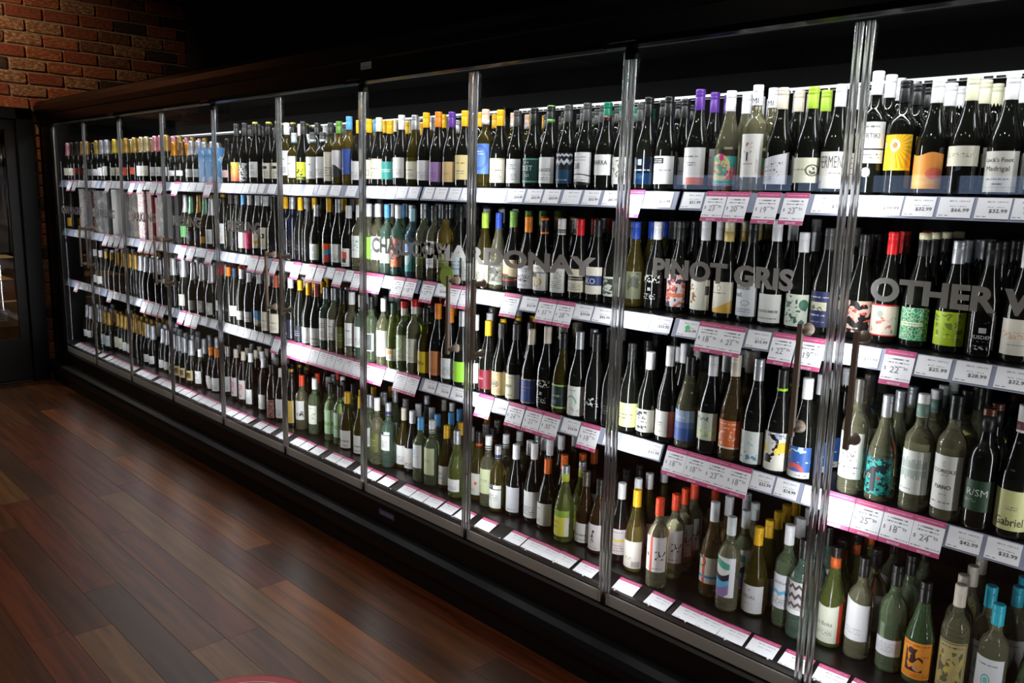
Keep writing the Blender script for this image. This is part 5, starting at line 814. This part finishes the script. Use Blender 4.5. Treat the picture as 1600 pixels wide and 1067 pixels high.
# ordinals for the labels
cnt = {}
for b in sorted(single, key=lambda b: b['x']):
    k = (b['s'], b['row'], door_of(b['x'])); cnt[k] = cnt.get(k, 0) + 1; b['n'] = cnt[k]
ROWW = ['front row', 'second row', 'third row', 'fourth row']
for b in single:
    sh, gl, cap, lab, z0, z1, h = b['d']; z = SH[b['s']] + .0003
    spk = sh == 's'
    o = empty('sparkling_wine_bottle' if spk else 'wine_bottle', (b['x'], b['y'], z), rq.uniform(-.10, .14)); f = h / HT[sh]; o.scale = (1, 1, f)
    cw = CAPWORD.get(cap, cap)
    head = (cap[4:] + '-foiled' if spk else cw + '-capped') + ' ' + GLASS_WORD[gl] + ' bottle, ' + D[lab][0]
    tag(o, '%s, %s, %s, %s from left, %s' % (head, ROWW[b['row']], SHELFW[b['s']], ORD[b['n']], DOORNAME[door_of(b['x'])]), 'bottle',
        ('sparkling wine on the ' if spk else 'wine bottles on the ') + SHELFW[b['s']])
    link('glass_body', body_mesh(sh, gl), o)
    c = link('foil_capsule' if spk else 'screw_cap', cap_mesh(sh, cap), o)
    l = link('front_label', label_mesh(sh, lab, z0, z1), o)
    if D[lab][3]: link('lettering', lettering_mesh(sh, lab, z0, z1), l)
    if cap == 'whiteMI':
        V, F, w = text_geo('MI', 0); q = MB(); r = .0160
        q.v = [(r * math.cos(-PI / 2 + x * .016 / r), r * math.sin(-PI / 2 + x * .016 / r), .259 + y * .016) for x, y in V]
        for fc in F: q.face(fc)
        link('lettering', q.mesh('lettering', ink), c)
    if lab == 'runner':
        q = MB(); r = RAD[sh] + .0009; q.v = [(r * math.cos(-PI / 2 + (x * .018 - .003) / r), r * math.sin(-PI / 2 + (x * .018 - .003) / r), .068 + y2 * .026) for x, y2 in runner_pts]; q.face(range(len(runner_pts)))
        n = len(q.v); q.v += [(r * math.cos(-PI / 2 + (.002 + .0055 * math.cos(t)) / r), r * math.sin(-PI / 2 + (.002 + .0055 * math.cos(t)) / r), .0915 + .006 * math.sin(t)) for t in [i * PI / 6 for i in range(12)]]; q.face(range(n, n + 12))
        link('runner_print', q.mesh('runner_print', mat('ink_maroon', (.25, .08, .12), .6)), l)
    if lab == 'yrtik':
        q = MB().patch(RAD[sh] + .0006, .32, .045, .069, 8); link('round_seal', q.mesh('round_seal', label_mat('seal_round', (.05, .07, .06), (('circle', .5, .5, .5, 1, (.82, .83, .82)), ('ring', .5, .5, .4, 1, (.55, .56, .55))))), o)

# everything further back, or too small to tell apart, joined as one mass
def join(name, items):
    V, F, MI, SMO, UV, ms, mi = [], [], [], [], [], [], {}
    tcache = {}
    def slot(m):
        if m.name not in mi: mi[m.name] = len(ms); ms.append(m)
        return mi[m.name]
    for b in items:
        sh, gl, cap, lab, z0, z1, h = b['d']; k = (sh, gl, cap, lab, z0, z1)
        if k not in tcache:
            q = MB(); q.lathe(body_profile(sh, False), 12, 0); cap_geo(q, sh, cap, 10, 1); cm = cap_mats(cap)
            a0, a1 = zr(sh, lab, z0, z1); q.patch(RAD[sh] * 1.0 + .0012, ANG[sh], a0, a1, 7, 1 + len(cm))
            tcache[k] = (q, [slot(GLASS[gl])] + [slot(m) for m in cm] + [slot(dmat(lab))])
        q, sl = tcache[k]; n = len(V); f = h / HT[sh]; z = SH[b['s']] + .0003
        V += [(x + b['x'], y + b['y'], zz * f + z) for x, y, zz in q.v]
        F += [tuple(n + i for i in fc) for fc in q.f]; MI += [sl[m] for m in q.m]; SMO += q.sm; UV += q.uv
    q = MB(); q.v, q.f, q.m, q.sm, q.uv = V, F, MI, SMO, UV
    return link(name, q.mesh(name, ms))
tag(join('wine_bottles', rest), 'further wine bottles packed behind the front rows and at the far end of the fridge', 'bottles', kind='stuff')

# ------------------------------------------------------------------ price tickets
TW = (.93, .93, .95)
pink = (.74, .30, .48)
m_plain = label_mat('ticket_plain', TW, (P(.74, .9, 1, .3, .9, (.55, .55, .58)), P(.5, .62, 1, .35, .85, (.55, .55, .58)), P(.06, .14, 1, .05, .35, (.4, .4, .42))), .5, 1)
m_spec = label_mat('ticket_special', TW, (P(.66, .94, 2, .15, .85, (.5, .5, .52)), P(.54, .62, 1, .4, .75, (.4, .4, .42)), P(.04, .14, 1, .05, .4, (.4, .4, .42)), P(.04, .14, 1, .5, .95, (.5, .5, .52))), .5, 2)
m_top = label_mat('ticket_head', pink, (('print', .3, .7, 1, .08, .92, (.86, .66, .76)),), .45, 3); m_bot = label_mat('ticket_foot', pink, (), .45)
HP, HS = .054, .098
plain_me = card_mesh(.075, HP, .0008, [(0, 1, 0)], [m_plain]); plain_me.name = 'plain_ticket'
spec_me = card_mesh(.079, HS, .0008, [(0, .13, 2), (.13, .83, 0), (.83, 1, 1)], [m_spec, m_top, m_bot])
deck_me = card_mesh(.092, .066, .0008, [(0, .78, 0), (.78, 1, 1)], [m_plain, m_top])
def flat_text(s, h, x, z, c, sx=1.0, bold=0.0, y=-.0011, anchor=0):
    V, F, w = text_geo(s, bold); q = MB(); xo = x - anchor * w * h * sx / 2
    q.v = [(xo + a * h * sx, y, z + b * h) for a, b in V]
    for f in F: q.face(f)
    return q, mat('ink_%02x%02x%02x' % tuple(int(255 * t) for t in c), c, .6)
def price_mesh(kind, s):
    def f():
        if kind == 'p': q, m = flat_text(s, .0095, .032, .016, (.25, .25, .27), 1.12, .012, anchor=1); return q.mesh('price', m)
        d, _, c = s[1:].partition('.')
        q, m = flat_text('$', .010, -.031, .040, (.45, .45, .47)); q2, _ = flat_text(d, .018, -.006, .034, (.28, .28, .30))
        q3, _ = flat_text(c, .0085, .022, .0435, (.6, .6, .62)) if c else (MB(), 0)
        for k in (q2, q3):
            n = len(q.v); q.v += k.v
            for fc in k.f: q.face([n + i for i in fc])
        return q.mesh('price', m)
    return cached(('price', kind, s), f)
def special_mesh():
    def f(): q, m = flat_text('special', .0075, 0, .0030, (.92, .80, .86), 1.2, .01); return q.mesh('lettering', m)
    return cached('special', f)
TICK = [
(1,0.362,0.426,'p','$29.99'),(1,0.281,0.359,'p','$32.99'),(1,0.193,0.274,'p','$66.99'),(1,0.108,0.186,'p','$32.99'),(1,0.025,0.104,'p','$39.99'),
(1,-0.048,0.012,'p','$35.99'),(1,-0.144,-0.055,'p','$31'),(1,-0.231,-0.158,'s','$23.99'),(1,-0.32,-0.245,'s','$19.99'),(1,-0.418,-0.346,'s','$20.99'),
(1,-0.496,-0.423,'s','$23.99'),(1,-0.583,-0.506,'p','$31.99'),(1,-0.701,-0.62,'p','$55.99'),(1,-0.794,-0.745,'s',''),(1,-0.912,-0.841,'p','$42.99'),
(1,-1.004,-0.927,'p','$32.99'),(1,-1.103,-1.016,'p',''),(1,-1.2,-1.118,'p','$33.99'),(1,-1.291,-1.209,'p','$30.99'),(1,-1.386,-1.301,'p','$34.99'),
(1,-1.488,-1.4,'p','$37.99'),(1,-1.572,-1.496,'p','$33.99'),(1,-1.668,-1.604,'p',''),(1,-1.75,-1.676,'p',''),(1,-1.844,-1.763,'p',''),
(1,-1.919,-1.852,'p',''),(1,-2.028,-1.955,'p',''),(1,-2.109,-2.038,'p',''),(1,-2.197,-2.119,'p',''),(1,-2.288,-2.207,'p',''),
(1,-2.356,-2.298,'p',''),(1,-2.535,-2.425,'p',''),(1,-2.673,-2.569,'p',''),(1,-2.781,-2.685,'p',''),(1,-2.944,-2.793,'p',''),
(1,-3.049,-2.957,'p',''),(1,-3.158,-3.063,'p',''),(1,-3.299,-3.213,'p',''),(1,-3.409,-3.342,'p',''),(1,-3.492,-3.424,'p',''),
(1,-3.585,-3.515,'p',''),(1,-3.68,-3.601,'p',''),(1,-3.779,-3.697,'p',''),(1,-3.88,-3.795,'p',''),(1,-4.093,-3.994,'s',''),
(1,-4.221,-4.128,'p',''),(1,-4.326,-4.23,'p',''),(1,-4.453,-4.335,'p',''),(1,-4.577,-4.475,'s',''),(1,-4.617,-4.586,'p',''),
(1,-4.833,-4.724,'s',''),(1,-4.944,-4.855,'s',''),(1,-5.058,-4.965,'p',''),(1,-5.177,-5.082,'s',''),(1,-5.348,-5.25,'s',''),
(1,-5.525,-5.448,'p',''),(1,-5.63,-5.538,'p',''),(1,-5.724,-5.643,'p',''),(1,-5.822,-5.74,'s',''),(1,-5.904,-5.834,'p',''),
(1,-6.166,-6.077,'p',''),(1,-6.303,-6.196,'p',''),(1,-6.476,-6.35,'p',''),(1,-6.608,-6.51,'s',''),(1,-6.741,-6.641,'s',''),
(2,0.372,0.452,'p','$32.99'),(2,0.278,0.362,'p','$28.99'),(2,0.183,0.269,'p','$25.99'),(2,0.101,0.178,'s','$22.99'),(2,0.019,0.089,'p','$33.99'),
(2,-0.061,0.008,'p','$26.99'),(2,-0.15,-0.069,'s','$19.99'),(2,-0.231,-0.158,'s','$22.99'),(2,-0.318,-0.239,'p','$15.99'),(2,-0.405,-0.326,'s','$21.99'),
(2,-0.488,-0.407,'s','$18.99'),(2,-0.57,-0.491,'p','$26.99'),(2,-0.678,-0.595,'p','$23.95'),(2,-0.773,-0.684,'p','$27.99'),(2,-0.839,-0.782,'p',''),
(2,-0.933,-0.847,'p','$42.99'),(2,-1.025,-0.939,'p','$39.99'),(2,-1.111,-1.027,'s','$28.99'),(2,-1.204,-1.117,'s','$31.99'),(2,-1.302,-1.211,'p','$33.99'),
(2,-1.399,-1.312,'s',''),(2,-1.475,-1.404,'p',''),(2,-1.565,-1.483,'p',''),(2,-1.657,-1.596,'s',''),(2,-1.741,-1.666,'s',''),
(2,-1.828,-1.75,'p','$34.99'),(2,-1.918,-1.837,'s','$17.99'),(2,-2.049,-1.969,'s','$18.99'),(2,-2.137,-2.059,'s','$19.99'),(2,-2.217,-2.142,'p','$23.99'),
(2,-2.3,-2.223,'s',''),(2,-2.375,-2.306,'s',''),(2,-2.463,-2.397,'s',''),(2,-2.542,-2.474,'p',''),(2,-2.629,-2.553,'s',''),
(2,-2.713,-2.641,'p',''),(2,-2.805,-2.731,'s',''),(2,-2.888,-2.818,'s',''),(2,-2.952,-2.894,'p',''),(2,-3.046,-2.966,'s',''),
(2,-3.134,-3.059,'p',''),(2,-3.277,-3.212,'s',''),(2,-3.425,-3.35,'s',''),(2,-3.541,-3.433,'s',''),(2,-3.709,-3.564,'p',''),
(2,-3.817,-3.717,'p',''),(2,-3.912,-3.826,'p',''),(2,-4.101,-4.01,'s',''),(2,-4.221,-4.118,'p',''),(2,-4.397,-4.261,'s',''),
(2,-4.508,-4.417,'s',''),(2,-4.6,-4.517,'p',''),(2,-4.859,-4.727,'p',''),(2,-4.974,-4.883,'s',''),(2,-5.09,-4.997,'s',''),
(2,-5.21,-5.114,'s',''),(2,-5.458,-5.306,'p',''),(2,-5.59,-5.485,'s',''),(2,-5.711,-5.603,'s',''),(2,-5.835,-5.725,'s',''),
(2,-5.948,-5.849,'s',''),(2,-6.212,-6.062,'p',''),(2,-6.366,-6.242,'p',''),(2,-6.525,-6.397,'p',''),(2,-6.689,-6.557,'p',''),
(3,0.492,0.556,'p','$31.99'),(3,0.401,0.482,'p','$33.99'),(3,0.309,0.392,'p','$42.99'),(3,0.225,0.302,'s','$24.99'),(3,0.145,0.222,'s','$18.99'),
(3,0.064,0.141,'s','$25.99'),(3,-0.023,0.06,'s','$19.99'),(3,-0.094,-0.028,'p',''),(3,-0.183,-0.108,'p','$24.99'),(3,-0.265,-0.189,'p','$22.99'),
(3,-0.344,-0.267,'s','$18.99'),(3,-0.425,-0.346,'s','$23.99'),(3,-0.501,-0.427,'s','$18.04'),(3,-0.583,-0.504,'s','$18.99'),(3,-0.692,-0.605,'p','$33.99'),
(3,-0.777,-0.698,'p','$37.99'),(3,-0.856,-0.794,'p',''),(3,-0.972,-0.876,'s','$18.99'),(3,-1.063,-0.976,'p','$24.99'),(3,-1.167,-1.073,'s','$30.99'),
(3,-1.258,-1.17,'s','$21.99'),(3,-1.357,-1.266,'s','$24.99'),(3,-1.445,-1.362,'p','$35.99'),(3,-1.54,-1.449,'s','$24.99'),(3,-1.622,-1.548,'p','$34.99'),
(3,-1.715,-1.63,'p','$37.99'),(3,-1.812,-1.724,'p','$36.99'),(3,-1.908,-1.821,'p','$32.99'),(3,-2.027,-1.945,'s',''),(3,-2.116,-2.032,'s',''),
(3,-2.202,-2.121,'p',''),(3,-2.292,-2.208,'s',''),(3,-2.379,-2.297,'s',''),(3,-2.468,-2.39,'s',''),(3,-2.543,-2.474,'s',''),
(3,-2.626,-2.549,'s',''),(3,-2.705,-2.632,'s',''),(3,-2.786,-2.711,'s',''),(3,-2.869,-2.792,'s',''),(3,-2.954,-2.875,'s',''),
(3,-3.035,-2.961,'s',''),(3,-3.125,-3.042,'s',''),(3,-3.276,-3.196,'s',''),(3,-3.388,-3.313,'p',''),(3,-3.464,-3.395,'p',''),
(3,-3.551,-3.472,'p',''),(3,-3.631,-3.559,'p',''),(3,-3.714,-3.64,'p',''),(3,-3.807,-3.731,'p',''),(3,-3.902,-3.815,'p',''),
(3,-4.101,-4,'p',''),(3,-4.252,-4.119,'p',''),(3,-4.351,-4.263,'s',''),(3,-4.451,-4.361,'s',''),(3,-4.585,-4.461,'s',''),
(3,-4.778,-4.669,'p',''),(3,-4.902,-4.801,'s',''),(3,-5.006,-4.914,'s',''),(3,-5.112,-5.017,'s',''),(3,-5.221,-5.124,'s',''),
(3,-5.368,-5.243,'p',''),(3,-5.523,-5.394,'p',''),(3,-5.656,-5.536,'p',''),(3,-5.793,-5.669,'p',''),(3,-5.936,-5.809,'s',''),
(3,-6.261,-6.08,'p',''),(3,-6.417,-6.276,'p',''),(3,-6.578,-6.433,'p',''),(3,-6.747,-6.597,'s','')]
RAILA = math.atan2(.022, .0565)      # lean of the price rails
tcnt = {}
RW = {1: 'top rail', 2: 'second rail', 3: 'third rail', 4: 'bottom deck'}
def ticket_label(kind, s, r, x):
    d = door_of(x); k = (r, d); tcnt[k] = tcnt.get(k, 0) + 1
    what = ('pink-banded' if kind == 's' else 'plain white') + ' price ticket' + (' reading ' + s if s.startswith('$') and '.' in s else '')
    return '%s, %s, %s from left, %s' % (what, RW[r], ORD[tcnt[k]], DOORNAME[d])
for r, x0, x1, kind, s in sorted(TICK, key=lambda t: t[1]):
    x = (x0 + x1) / 2; h = HP if kind == 'p' else HS
    # the rail runs from (y .0995, z top) down and forwards; the card sits just proud of it
    dn = Vector((0, -math.sin(RAILA), -math.cos(RAILA))); nn = Vector((0, -math.cos(RAILA), math.sin(RAILA)))
    p = Vector((x, .0955, SH[r] - .001)) + dn * (h + (.002 if kind == 'p' else -.002)) + nn * (.0005 if kind == 'p' else .0022)
    o = link('price_ticket', plain_me if kind == 'p' else spec_me, None, p); o.rotation_euler = (-RAILA, 0, 0)
    w = x1 - x0; o.scale = (min(max(w / .077, .8), 1.15), 1, 1)
    tag(o, ticket_label(kind, s, r, x), 'price ticket', 'price tickets on the ' + RW[r])
    if s: link('price', price_mesh(kind, s), o)
    if kind == 's' and x > -2.6: link('special_lettering', special_mesh(), o)
DA = math.atan2(.075, .029)
xs = [-1.46, -1.28, -1.18, -1.10, -1.01, -.9, -.71, -.57, -.45, -.37, -.275, -.17, -.06, .05, .15, .27, .38, .49]
x = -1.60
while x > -6.85: xs.append(x); x -= rq.choice((.098, .1, .105, .11, .16))
for x in sorted(xs):
    p = Vector((x, .043, .3375)); o = link('price_ticket', deck_me, None, p); o.rotation_euler = (-DA, 0, rq.uniform(-.06, .06))
    tag(o, ticket_label('s', '', 4, x), 'price ticket', 'price tickets along the bottom deck')
gd = tag(link('green_dot_sticker', MB().lathe([(.0085, 0), (.0085, .0005)], 20).mesh('green_dot_sticker', mat('dot_green', (.15, .80, .42), .5)), None, None), 'round green dot sticker on the $26.99 ticket of the second rail', 'sticker')
gd.rotation_euler = (PI / 2 - RAILA, 0, 0)
gd.location = Vector((-.532, .0955, SH[2] - .001)) + Vector((0, -math.sin(RAILA), -math.cos(RAILA))) * .026 + Vector((0, -math.cos(RAILA), math.sin(RAILA))) * .0015
wb = tag(link('shelf_talker', MB().lathe([(.045, 0), (.045, .001)], 28).mesh('shelf_talker', label_mat('wobbler', (.56, .66, .18), ())), None, (-1.72, .055, 1.385)), 'lime-green half-round shelf talker above the second rail, left CHARDONAY door', 'shelf talker')
wb.rotation_euler = (PI / 2, 0, 0)
